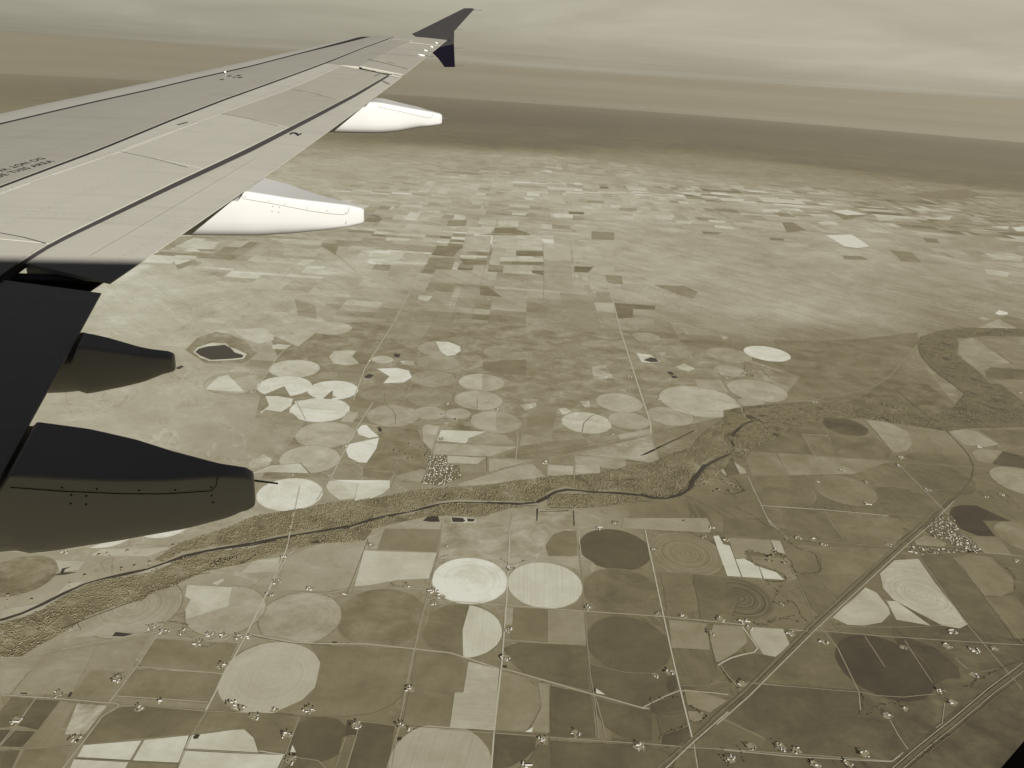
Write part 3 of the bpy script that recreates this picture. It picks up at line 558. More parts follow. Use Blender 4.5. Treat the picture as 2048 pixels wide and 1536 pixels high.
R('t',[(2000-2000,1240),(240,1350)],7,148); R('t',[(1580,945),(1740,915)],5,148); R('t',[(430,345),(530,560),(560,640)],6,148); R('t',[(540,350),(690,510)],5,148); R('t',[(640,0),(750,150)],7,148); R('t',[(400,120),(740,155),(1070,180)],6,148); R('t',[(870,60),(1060,180)],6,148)
e = [(1850,905),(1640,1060),(1440,1230),(1190,1430),(1040,1560)]
R('t',e,26,96,'highway'); R('t',[(x+18,y+14) for x,y in e],8,148,'highway'); R('t',[(x-16,y-14) for x,y in e],10,148,'highway'); R('t',[(x+34,y+34) for x,y in e],10,96,'ditch')
# north of the river
R('5',[(610,150),(665,310),(705,470),(820,830),(880,1010),(885,1080)],26,182); R('5',[(250,-60),(258,130),(255,300)],8,148); R('5',[(410,-60),(440,180)],8,148); R('5',[(885,1080),(930,1230)],9,165); R('5',[(1240,640),(1320,790),(1400,900)],18,148); R('5',[(1400,900),(1440,990)],14,182)
R('5',[(960,630),(1240,640)],9,165); R('5',[(480,1065),(478,1010),(490,960),(620,940)],10,112,smooth=True); R('5',[(780,860),(820,838)],9,165); R('5',[(570,880),(700,850)],6,148); R('5',[(0,1220),(430,1150),(880,1075),(1300,980)],9,112); R('5',[(0,1280),(220,1240)],7,112)
R('5',[(435,1190),(435,1340)],9,165); R('5',[(440,1200),(860,1245)],7,112); R('5',[(0,1215),(250,1230)],7,165)
R('5',[(1460,960),(1760,955)],12,165); R('5',[(1400,900),(1640,885),(1860,880)],9,165); R('5',[(640,478),(720,485),(770,490)],8,165)
R('4',[(1530,150),(1385,400),(1290,585),(1110,870),(1045,1050)],18,182); R('4',[(1160,1065),(1060,1220),(910,1510)],15,182); R('4',[(910,1510),(830,1640)],10,165); R('4',[(720,680),(600,800),(460,1015)],16,182); R('4',[(490,470),(380,540),(290,620)],10,182)
R('4',[(760,215),(590,380)],10,165); R('4',[(1690,730),(1660,880),(1630,1000)],9,165); R('4',[(1380,960),(1340,1060)],9,165); R('4',[(1720,620),(1690,730)],10,148); R('4',[(1960,0),(1835,200),(1780,400),(1720,630)],9,148); R('4',[(1290,590),(1850,630)],8,148); R('4',[(1110,860),(2048,890)],7,148)
R('4',[(1550,1180),(1510,1380),(1460,1521)],9,165); R('4',[(380,130),(0,130)],3,165); R('4',[(870,140),(960,215),(1060,300)],10,112); R('4',[(1110,130),(960,215),(930,230)],8,148); R('4',[(1110,240),(1230,310)],8,148); R('4',[(600,650),(720,720),(760,660)],9,165)
R('4',[(470,1500),(760,1500),(900,1490)],8,148); R('4',[(710,1060),(765,1170)],9,148); R('4',[(710,1095),(980,1115),(1010,1080)],9,165); R('4',[(1225,1010),(1225,1060)],7,112); R('4',[(1770,1045),(1768,1100)],8,112)
R('4',[(1235,1080),(1290,1110),(1305,1140),(1290,1190)],8,112,'creek',True); R('4',[(720,1170),(610,1385)],6,148); R('4',[(430,1485),(560,1435),(740,1422),(795,1485)],8,112)
R('e',[(640,560),(700,370),(600,345)],6,148); R('e',[(620,610),(640,545)],6,148); R('e',[(0,430),(70,505)],9,112); R('e',[(1275,390),(1275,490)],9,112); R('e',[(1450,770),(1430,1080)],7,165)
for q in ([(1160,100),(1340,140),(1500,215)],[(1480,620),(1640,700)],[(1040,90),(1410,30)]): pass
# ------------------------------------------------------------------ water
water_mat = material('river_water'); geo = nd('ShaderNodeNewGeometry')
wn = noise(vmap(geo.outputs['Position'], (1/35, 1/35, 0)), 1, 3, .5)
finish(alb(58), .35, .35, bump=wn, bstr=.15, bdist=1)
ZW = 2.1
def river(tagc, pts, w_, name='river', seed=3): 
    o = strip(name, PX(tagc, pts), w_, water_mat, z_off=ZW, smooth=True, wvar=.22, seed=seed); return o
rv = PX('7',[(-60,640),(0,630),(130,600),(260,540),(400,450),(530,390),(640,358),(780,350),(900,325),(1020,280),(1120,225),(1250,200),(1400,180),(1550,165),(1700,120)])+PX('e',[(0,910),(200,888),(350,870),(450,830),(550,790),(650,780),(750,775),(850,740),(950,700),(1050,690),(1200,702),(1400,700),(1550,718),(1630,712),(1680,670),(1730,612),(1820,592),(1900,622),(2000,632)])+PX('f',[(330,635),(450,625),(600,640),(700,670),(780,682),(900,650),(960,610),(960,560),(990,510),(1050,440),(1130,395),(1260,372),(1300,345),(1240,300),(1195,250),(1270,215),(1310,165),(1380,145)])
strip('river', rv, 40, water_mat, z_off=ZW, smooth=True, wvar=.5, seed=3)
strip('river_channel', PX('f',[(620,645),(690,672),(760,682),(900,655),(965,610),(965,560),(990,510),(1060,440)]), 75, water_mat, z_off=ZW+.01, wvar=.3, seed=5)
for t_, q, w_ in (('7',[(640,375),(680,360),(760,352)],22),('7',[(1330,185),(1410,195),(1530,178),(1700,135)],22),('e',[(300,880),(430,850),(500,800)],30),('e',[(1440,712),(1560,700),(1640,720),(1700,680),(1740,630)],20),('e',[(1280,695),(1440,705),(1500,730),(1620,722)],16),
    ('f',[(130,552),(280,545),(400,560),(560,540),(700,535)],12),('f',[(620,380),(700,345),(740,320),(820,290),(930,240),(985,208)],20),('f',[(640,375),(700,350),(760,315)],38),('f',[(0,735),(160,745),(330,740),(480,705)],11),
    ('7',[(380,680),(540,605),(760,530),(870,510),(960,450),(990,405),(940,400)],11),('7',[(990,440),(1100,400)],14),('7',[(1160,360),(1250,330),(1290,335)],10),('7',[(1480,280),(1560,250),(1600,200)],11),('f',[(160,755),(165,860)],16),('e',[(1620,740),(1618,825)],16),('e',[(1640,760),(1780,775),(1830,755)],12),
    ('f',[(590,690),(690,690)],22),('f',[(500,410),(660,425)],9),('e',[(1100,700),(1240,690),(1400,705)],12),('f',[(1010,540),(1040,500),(1080,460)],16)):
    strip('side_channel', PX(t_, q), w_, water_mat, z_off=ZW+.02, smooth=True, wvar=.45, seed=int(q[0][0]))
def pond(tagc, pts, name='pond', t=55):
    g = [gp(*p, ZW) for p in PX(tagc, pts)]; return sheet(name, g, ZW+.03, mat=water_mat, tone=t)
shore_lake = [(108,772),(132,745),(180,730),(215,718),(300,722),(322,745),(365,758),(420,785),(400,812),(340,819),(200,825),(145,803)]
poly('4',[(60,760),(130,690),(240,655),(330,670),(430,720),(470,790),(400,840),(180,840)],142,mottle=.25,name='lake_margin'); poly('4',shore_lake,204,mottle=.2,name='salt_shore')
pond('4',[(118,772),(140,752),(195,738),(240,735),(290,730),(325,748),(350,775),(400,790),(395,805),(330,812),(280,815),(210,818),(150,795)],'lake')
pond('4',[(8,862),(40,850),(52,858),(30,872),(8,872)]); pond('4',[(1110,915),(1135,900),(1165,908),(1140,925),(1115,925)]); pond('4',[(1280,780),(1320,785),(1310,805),(1285,800)])
for q in ([(838,645),(880,628),(910,632),(930,655),(880,655)],[(975,712),(1005,712),(1020,728),(1000,732)],[(1002,735),(1035,738),(1040,750),(1010,750)]): pond('5',q)
poly('5',[(800,605),(880,612),(945,655),(900,662),(830,655)],196,mottle=.3,name='salt_shore')
pond('e',[(840,825),(885,785),(940,790),(955,830),(900,832)]); pond('e',[(1032,800),(1110,804),(1130,825),(1110,834),(1042,832)]); pond('e',[(1140,808),(1195,812),(1185,830),(1145,830)]); pond('e',[(528,190),(545,183),(562,205),(550,220),(535,208)]); pond('e',[(65,975),(130,955),(190,955),(130,975)])
poly('e',[(1025,795),(1115,800),(1200,808),(1200,838),(1035,838)],188,name='pond_bank')
pond('7',[(1290,292),(1310,260),(1345,245),(1450,230),(1460,248),(1400,265),(1340,288)]); pond('7',[(300,355),(370,340),(380,310),(440,298),(400,315),(390,335),(470,333),(400,348)]); pond('7',[(690,725),(710,700),(820,712),(760,728)])
poly('f',[(1185,465),(1215,520),(1290,505),(1240,395),(1200,440)],96,name='flooded_field',layer=ZW+.03); river('f',[(1240,395),(1262,450),(1290,505)],22); river('f',[(1183,460),(1217,520)],20); pond('7',[(120,1072),(168,1074),(166,1082),(128,1080)]); pond('7',[(415,1098),(432,1068),(447,1070),(430,1100)]); pond('7',[(1185,1345),(1205,1328),(1230,1332),(1215,1355),(1190,1358)]); pond('7',[(842,905),(870,907),(868,914),(843,912)]); pond('8',[(505,759),(535,760),(533,767),(507,766)])
pond('8',[(905,1345),(935,1348),(925,1368),(903,1365)]); pond('8',[(1555,905),(1580,907),(1576,920),(1555,918)]); pond('9',[(575,1045),(590,1045),(590,1070),(578,1070)]); pond('9',[(1120,10),(1140,12),(1120,20)])
poly('9',[(590,1045),(645,1085),(592,1075)],205,name='gravel_pad'); poly('8',[(1690,1315),(1740,1285),(1735,1318)],215,name='gravel_pad'); poly('8',[(262,1395),(285,1438),(250,1437)],205,name='gravel_pad')
poly('f',[(1230,400),(1330,470),(1340,500),(1295,505),(1250,410)],160,name='gravel_pad'); poly('f',[(1160,470),(1190,460),(1215,520),(1180,500)],165,name='gravel_pad'); 
poly('a',[(1240+0,0),(1241,0),(1241,1)],120) if False else None
for t_, q in (('7',[(300,560),(200,640),(0,700),(0,640),(150,610)]),('7',[(860,350),(980,310),(1060,270),(900,300)]),('f',[(640,620),(690,610),(700,650),(660,640)]),('f',[(990,520),(1060,430),(1130,380),(1050,410),(960,500)])): poly(t_,q,168,mottle=.3,name='sand_bar')

# ------------------------------------------------------------------ trees
leaf_mat = material('cottonwood_foliage'); oi = nd('ShaderNodeNewGeometry')
nn_ = noise(vmap(oi.outputs['Position'], (1/60, 1/60, 1/60)), 1, 3, .6)
finish(toned_ramp(mth('MULTIPLY_ADD', mth('SUBTRACT', nn_, .5), .34, 122/255)), .95, .05)
dark_leaf = material('evergreen_foliage'); oi = nd('ShaderNodeNewGeometry')
nn_ = noise(vmap(oi.outputs['Position'], (1/8, 1/8, 1/8)), 1, 3, .6)
finish(toned_ramp(mth('MULTIPLY_ADD', mth('SUBTRACT', nn_, .5), .2, 88/255)), .95, .05)
t_ = (1+5**.5)/2
ICO_V = np.array([(-1,t_,0),(1,t_,0),(-1,-t_,0),(1,-t_,0),(0,-1,t_),(0,1,t_),(0,-1,-t_),(0,1,-t_),(t_,0,-1),(t_,0,1),(-t_,0,-1),(-t_,0,1)])/math.sqrt(1+t_*t_)
ICO_F = np.array([(0,11,5),(0,5,1),(0,1,7),(0,7,10),(0,10,11),(1,5,9),(5,11,4),(11,10,2),(10,7,6),(7,1,8),(3,9,4),(3,4,2),(3,2,6),(3,6,8),(3,8,9),(4,9,5),(2,4,11),(6,2,10),(8,6,7),(9,8,1)])
nprs = np.random.RandomState(5)
def blobs(name, pts, rad_, hgt, mat, z_off=2.0):
    """a mass of crowns: pts (n,2), radii (n,), heights (n,)"""
    n = len(pts); c = pts.mean(0); zb = gz(c[0], c[1], z_off)
    gzs = gzn(pts[:, 0], pts[:, 1])+z_off-zb
    V = ICO_V[None]*(1+.35*(nprs.rand(n, 12, 1)-.5)*2)
    V = V*np.stack([rad_*(.8+.4*nprs.rand(n)), rad_*(.8+.4*nprs.rand(n)), hgt/2], 1)[:, None, :]
    V[:, :, 0] += (pts[:, 0]-c[0])[:, None]; V[:, :, 1] += (pts[:, 1]-c[1])[:, None]; V[:, :, 2] += (gzs+hgt*.42)[:, None]
    Fc = (ICO_F[None]+np.arange(n)[:, None, None]*12).reshape(-1, 3)
    me = bpy.data.meshes.new(name); me.vertices.add(n*12); me.vertices.foreach_set('co', V.reshape(-1).astype(np.float32))
    me.loops.add(len(Fc)*3); me.loops.foreach_set('vertex_index', Fc.reshape(-1).astype(np.int32))
    me.polygons.add(len(Fc)); me.polygons.foreach_set('loop_start', np.arange(len(Fc), dtype=np.int32)*3)
    me.update(calc_edges=True); me.validate(); me.materials.append(mat)
    o = bpy.data.objects.new(name, me); COL.objects.link(o); o.location = (c[0], c[1], zb); return o
def inside(pg, x, y):
    r = np.zeros(len(x), bool); n = len(pg)
    for i in range(n):
        x0, y0 = pg[i]; x1, y1 = pg[(i+1) % n]
        if y0 == y1: continue
        r ^= ((y0 > y) != (y1 > y)) & (x < (x1-x0)*(y-y0)/(y1-y0)+x0)
    return r
def near_line(line, x, y, d):
    r = np.zeros(len(x), bool)
    for (x0, y0), (x1, y1) in zip(line, line[1:]):
        dx, dy = x1-x0, y1-y0; t = np.clip(((x-x0)*dx+(y-y0)*dy)/(dx*dx+dy*dy+1e-9), 0, 1)
        r |= np.hypot(x-x0-t*dx, y-y0-t*dy) < d
    return r
rv_g = [gp(*p) for p in rv]
def wood(polys, spacing, rr_, keep=1.0, name='riverside_woodland', label=None, mat=None, clear=34):
    P_ = []
    for tg, q in polys:
        g = [gp(*p) for p in PX(tg, q)]; a = np.array(g)
        x0, y0 = a.min(0); x1, y1 = a.max(0); n = int((x1-x0)*(y1-y0)/spacing**2)
        x = nprs.uniform(x0, x1, n); y = nprs.uniform(y0, y1, n)
        # ragged clumps: a cheap value-noise mask
        ms = (np.sin(x/97+np.sin(y/130)*2)+np.sin(y/83+np.sin(x/151)*2)+np.sin((x+y)/61)+.8*np.sin(x/29+np.sin(y/41)*2)*np.sin(y/33)) > (-1.9+3.2*(1-keep))
        k_ = inside(g, x, y) & ms & ~near_line(rv_g, x, y, clear); P_.append(np.stack([x[k_], y[k_]], 1))
    P_ = np.concatenate(P_); r_ = rr_*(.45+1.2*nprs.rand(len(P_))**1.6)
    o = blobs(name, P_, r_, r_*1.1, mat or leaf_mat); tag(o, label, 'woodland', kind='stuff'); return o
WP = [('7',[(-40,680),(0,650),(130,620),(270,560),(410,470),(540,410),(650,375),(780,365),(900,340),(1030,295),(1130,240),(1250,215),(1400,198),(1550,185),(1700,140),(1860,100),(1860,150),(1700,230),(1500,280),(1250,330),(1100,400),(940,460),(870,510),(760,530),(540,600),(400,700),(260,770),(130,850),(-40,860)]),
 ('7',[(1100,160),(1400,60),(1560,-10),(1860,-60),(1860,80),(1700,105),(1550,150),(1400,165),(1250,185),(1120,205),(1000,270),(950,260)]),
 ('e',[(-10,745),(200,705),(360,690),(560,665),(740,630),(850,610),(1020,600),(1250,590),(1400,560),(1550,540),(1700,525),(1880,520),(1880,590),(1820,585),(1725,600),(1620,700),(1400,690),(1060,680),(950,692),(840,735),(740,768),(540,785),(440,825),(340,862),(-10,905)]),
 ('e',[(-10,1010),(150,980),(440,960),(500,880),(700,830),(850,800),(1000,790),(1250,800),(1430,740),(1540,730),(1400,712),(1060,700),(960,712),(760,785),(560,800),(460,840),(350,880),(-10,922)]),
 ('e',[(1690,690),(1750,640),(1900,650),(2060,640),(2060,730),(1700,730)]),
 ('f',[(0,520),(350,500),(550,450),(720,430),(760,400),(860,360),(960,330),(1010,260),(1080,200),(1200,120),(1300,90),(1400,60),(1600,20),(2060,20),(2060,100),(1850,120),(1700,160),(1500,260),(1370,330),(1320,400),(1260,370),(1120,385),(1040,430),(950,560),(930,620),(780,670),(700,660),(600,630),(330,625),(200,610),(110,585),(0,620)]),
 ('f',[(0,650),(200,640),(330,645),(590,655),(690,690),(600,700),(400,725),(160,740),(0,720)]),('f',[(980,560),(1080,450),(1200,400),(1230,420),(1130,520),(1050,590),(980,610)]),
 ('6',[(0,800),(150,775),(500,748),(600,765),(700,775),(950,800),(1250,840),(1400,800),(1480,700),(1560,640),(1700,640),(1860,760),(1860,905),(1500,912),(1380,930),(1200,900),(850,850),(600,855),(150,1040),(0,1030)]),
 ('6',[(1190,390),(1210,350),(1300,320),(1420,345),(1440,380),(1430,460),(1560,560),(1640,640),(1560,700),(1480,700),(1400,640),(1290,560),(1210,470)]),
 ('6',[(1300,318),(1450,292),(1860,300),(1860,345),(1600,345),(1440,360)])]
for i_, (tg, q) in enumerate(WP): poly(tg, q, 100 if tg == '6' else 122, mottle=.3, name='woodland_floor', layer=1.95+i_*.01)
wood(WP, 14, 5.8, .84, label='dense cottonwood woods lining both banks of the river')
wood([('7',[(500,420),(640,340),(900,310),(1020,260),(950,250),(800,240),(560,330),(330,420),(300,480),(260,520)]),('7',[(560,230),(850,190),(1110,160),(1000,250),(700,250)]),('7',[(0,470),(300,440),(500,350),(420,420),(250,540),(0,600)]),
      ('6',[(560,730),(1000,690),(1250,840),(950,800)]),('f',[(1080,560),(1200,510),(1330,620),(1120,640)]),('e',[(830,280),(900,390),(860,410),(700,420),(600,340),(760,290)]),('t',[(150,190),(400,210),(430,340),(360,330)]),('5',[(1400,680),(1700,740),(1400,750)])], 85, 11, .6, 'riverside_scrub', 'scattered scrub trees on the pale flood plain')
def tree_line(lines, spacing, wid, rr_, name, label, mat=None):
    P_ = []
    for tg, q in lines:
        g = [gp(*p) for p in PX(tg, q)]
        for a, b in zip(g, g[1:]):
            l = math.hypot(b[0]-a[0], b[1]-a[1]); n = max(1, int(l/spacing))
            for i in range(n):
                t = (i+nprs.rand())/n
                if nprs.rand() < .86: P_.append((a[0]+(b[0]-a[0])*t+nprs.randn()*wid*.8, a[1]+(b[1]-a[1])*t+nprs.randn()*wid))
    P_ = np.array(P_); r_ = rr_*.62*(.5+.9*nprs.rand(len(P_))); o = blobs(name, P_, r_, r_*1.5, mat or leaf_mat); tag(o, label, 'trees', kind='stuff'); return o
tree_line([('9',[(1515,215),(1530,200),(1610,220),(1680,240),(1690,205),(1740,230),(1790,270),(1830,370)]),('9',[(1515,220),(1525,260),(1600,295),(1700,330),(1750,355),(1765,385),(1720,395),(1640,385)]),
  ('t',[(370,130),(460,190),(560,220),(590,290),(605,320),(560,345),(480,345),(430,330)]),('t',[(260,390),(300,430),(340,450),(320,480),(310,520),(370,545),(420,510),(460,560),(490,620),(550,660)]),('t',[(150,200),(280,240),(300,210),(350,230),(400,290),(430,350)]),
  ('t',[(130,205),(150,260),(330,330),(385,370),(370,395),(260,390)]),('t',[(440,600),(300,640),(270,660),(200,660)]),('t',[(1730,300),(1790,360),(1790,440)]),('9',[(1560,650),(1640,650),(1700,610),(1843,640)]),
  ('t',[(850,1080),(860,1150),(840,1200),(890,1210),(930,1160),(1100,1130)]),('9',[(920,1180),(930,1120),(1090,1100)]),('9',[(1150,1150),(1200,1170),(1250,1220)]),('9',[(1150,1265),(1230,1255),(1300,1200)]),('9',[(980,1370),(1010,1330),(1150,1280)]),
  ('6',[(0,1200),(80,1230),(130,1300),(60,1320),(0,1290)]),('6',[(480,1195),(530,1225)]),('f',[(1120,530),(1280,570),(1330,625),(1270,640),(1160,640)]),('f',[(1260,730),(1370,780),(1480,860),(1560,880),(1610,930)]),('6',[(130,500),(130,560),(80,605),(0,620)]),
  ('6',[(240,560),(290,610)],),('6',[(250,535),(400,600)]),('5',[(770,500),(820,550),(1080,560)]),('t',[(1480,1050),(1560,1000),(1700,930),(1830,880)]),('t',[(1190,1490),(1330,1370),(1400,1330)]),('9',[(1340,900),(1400,980),(1470,1050)])], 16, 7, 8, 'creekside_trees', 'thin lines of trees winding along the creeks', dark_leaf)
tree_line([('7',[(440,680),(540,600),(760,525),(870,505),(940,455),(1100,395),(1250,330),(1500,275)]),('7',[(900,660),(1060,640),(1160,660)]),('e',[(1510,320),(1660,322)]),('e',[(980,125),(1150,150)]),('4',[(1570,1160),(1760,1180)]),('7',[(690,1000),(700,970),(780,945)]),('7',[(1190,775),(1180,790),(1280,795),(1330,765)]),
  ('6',[(1070,690),(1280,860)]),('6',[(1100,1080),(1260,1120)]),('e',[(850,310),(900,380)]),('e',[(990,130),(980,170)]),('8',[(870,400),(880,420),(950,425)]),('8',[(1140,250),(1220,230)]),('8',[(1540,250),(1600,290),(1700,260)]),('t',[(1100,60),(1150,90),(1100,130)]),
  ('t',[(1060,750),(1130,810)]),('t',[(1330,1020),(1350,1060),(1320,1090)]),('9',[(1250,635),(1300,740)]),('9',[(1660,1350),(1700,1410)]),('9',[(1760,1400),(1780,1440)]),('9',[(1460,1410),(1500,1450)]),('9',[(1340,1450),(1420,1536)]),('9',[(1480,1440),(1510,1510)]),('f',[(345,450),(350,500)])], 14, 5, 7, 'hedgerow_trees', 'broken rows of dark trees beside the farm roads', dark_leaf)
# ------------------------------------------------------------------ buildings
def plain(name, t, rough=.7, spec=.3, raw=None, bump=0):
    mt = material(name); geo = nd('ShaderNodeTexCoord')
    n = noise(vmap(geo.outputs['Object'], (.15, .15, .15)), 1, 4, .6)
    if raw: c = mix(mth('MULTIPLY', n, .5), raw, tuple(v*.75 for v in raw))
    else: c = toned_ramp(mth('MULTIPLY_ADD', mth('SUBTRACT', n, .5), .1, t/255))
    finish(c, rough, spec); return mt
roof_white = plain('white_metal_roof', 228, .45, .5, raw=(.40, .39, .35)); roof_grey = plain('grey_shingle_roof', 150); roof_dark = plain('dark_shingle_roof', 92)
wall_white = plain('white_siding', 215, .6, raw=(.38, .36, .31)); wall_tan = plain('tan_siding', 170)
ZB = 2.2
def gable(l, w_, h, rise, ov=.6):
    """walls and roof of a gabled building, long side along x"""
    a, b = l/2, w_/2
    V = [(-a,-b,0),(a,-b,0),(a,b,0),(-a,b,0),(-a,-b,h),(a,-b,h),(a,b,h),(-a,b,h),(-a,0,h+rise),(a,0,h+rise)]
    Fw = [(0,1,5,4),(2,3,7,6),(1,2,6,9,5),(3,0,4,8,7)]
    k_ = rise/b; a2, b2 = a+ov, b+ov; z1 = h-k_*ov+.25; z2 = h+rise+.25; t_ = .3
    Vr = [(-a2,-b2,z1),(a2,-b2,z1),(a2,0,z2),(-a2,0,z2),(a2,b2,z1),(-a2,b2,z1)]
    Vr += [(x, y, z_-t_) for x, y, z_ in Vr]
    Fr = [(0,1,2,3),(3,2,4,5),(7,6,9,8),(8,9,11,10),(0,6,7,1),(5,4,10,11),(0,3,9,6),(3,5,11,9),(1,7,8,2),(2,8,10,4)]
    return V, Fw, Vr, Fr
protos = {}
def proto(kind, l, w_, h, rise, roof, wall, parts):
    V, Fw, Vr, Fr = gable(l, w_, h, rise)
    if parts:
        root = new_mesh(kind, V, Fw, wall); rf = new_mesh('roof', Vr, Fr, roof, parent=root)
        a = l/2; s = w_*.28
        d = new_mesh('barn_door' if 'barn' in kind else 'door', [(a+.12,-s,0),(a+.12,s,0),(a+.12,s,h*.8),(a+.12,-s,h*.8),(a,-s,0),(a,s,0),(a,s,h*.8),(a,-s,h*.8)], [(0,1,2,3),(4,0,3,7),(1,5,6,2),(3,2,6,7)], roof_dark, parent=root)
    else:
        n = len(V); me = bpy.data.meshes.new(kind); me.from_pydata(V+Vr, [], Fw+[tuple(i+n for i in f_) for f_ in Fr]); me.materials.append(wall); me.materials.append(roof)
        for p in me.polygons[len(Fw):]: p.material_index = 1
        root = bpy.data.objects.new(kind, me); COL.objects.link(root)
    return root
specs = {'barn': ('barn', 34, 18, 6, 4.5, roof_white, wall_white, True), 'long_barn': ('long_barn', 70, 17, 5, 3.5, roof_white, wall_white, True),
 'shed': ('shed', 17, 11, 4, 2.6, roof_white, wall_white, False), 'house': ('farmhouse', 17, 10, 4, 3, roof_grey, wall_white, False), 'dark': ('shed', 20, 11, 4, 3, roof_dark, wall_tan, False),
 'town_w': ('house', 17, 11, 4, 3, roof_white, wall_white, False), 'town_g': ('house', 16, 11, 4, 3, roof_grey, wall_white, False)}
R_SC = random.Random(2)
def fit(label):
    w_ = label.split()
    return ' '.join([q for q in w_ if q not in ('the', 'a')][:16]) if len(w_) > 16 else label
def place(kind, x, y, rz, label, cat, group=None, sc=1.0):
    label = fit(label); sc *= R_SC.uniform(.6, .85)
    if kind not in protos:
        o = proto(*specs[kind]); protos[kind] = o; 
    else:
        o = protos[kind].copy(); COL.objects.link(o)
        for ch in protos[kind].children:
            c = ch.copy(); COL.objects.link(c); c.parent = o
        for k_ in ('group',):
            if k_ in o: del o[k_]
    o.location = (x, y, gz(x, y, ZB)); o.rotation_euler = (0, 0, rz); o.scale = (sc, sc, sc)
    tag(o, label, cat, group); return o
# a bin of corrugated steel: cylinder with a cone roof
def grain_bin(x, y, label, group, s=1):
    if 'bin' not in protos:
        n = 14; V = []; Fc = []
        for z_, r in ((0, 5), (8, 5), (8.1, 5.3), (10.4, .5)): V += [(r*math.cos(2*math.pi*i/n), r*math.sin(2*math.pi*i/n), z_) for i in range(n)]
        for l_ in range(3): Fc += [(l_*n+i, l_*n+(i+1) % n, (l_+1)*n+(i+1) % n, (l_+1)*n+i) for i in range(n)]
        Fc.append(tuple(3*n+i for i in range(n))); o = new_mesh('grain_bin', V, Fc, roof_white, smooth=False); protos['bin'] = o
    else: o = protos['bin'].copy(); COL.objects.link(o)
    o.location = (x, y, gz(x, y, ZB)); o.scale = (s, s, s); tag(o, fit(label), 'grain bin', group)
def tree_mesh():
    R_ = random.Random(11); bm = bmesh.new()
    for z0, z1, r0, r1 in ((0, 4.5, .6, .35),):
        bmesh.ops.create_cone(bm, cap_ends=True, segments=6, radius1=r0, radius2=r1, depth=z1-z0, matrix=Matrix.Translation((0, 0, (z0+z1)/2)))
    for i in range(16):
        a = R_.uniform(0, 6.28); r = R_.uniform(0, 4); zz_ = R_.uniform(4, 11.5); s = R_.uniform(1.6, 3.1)*(1.15-.04*abs(zz_-7))
        g = bmesh.ops.create_icosphere(bm, subdivisions=1, radius=s, matrix=Matrix.Translation((r*math.cos(a), r*math.sin(a), zz_)))
        for q in g['verts']: q.co += Vector((R_.uniform(-.5, .5), R_.uniform(-.5, .5), R_.uniform(-.5, .5)))
    me = bpy.data.meshes.new('tree'); bm.to_mesh(me); bm.free(); me.materials.append(dark_leaf); return me
TREE = tree_mesh(); ntree = [0]; extra_tree = []
def tree(x, y, label, group, s):
    if ntree[0] >= 290: extra_tree.append((x, y, s)); return
    ntree[0] += 1
    o = bpy.data.objects.new('shade_tree', TREE); COL.objects.link(o); o.location = (x, y, gz(x, y, ZB-.1)); o.scale = (s, s, s*rnd.uniform(.8, 1.1)); o.rotation_euler.z = rnd.uniform(0, 6)
    tag(o, fit(label), 'tree', group)
yard_mat = flat_mat('bare_yard_dirt', 140, .14, 14)
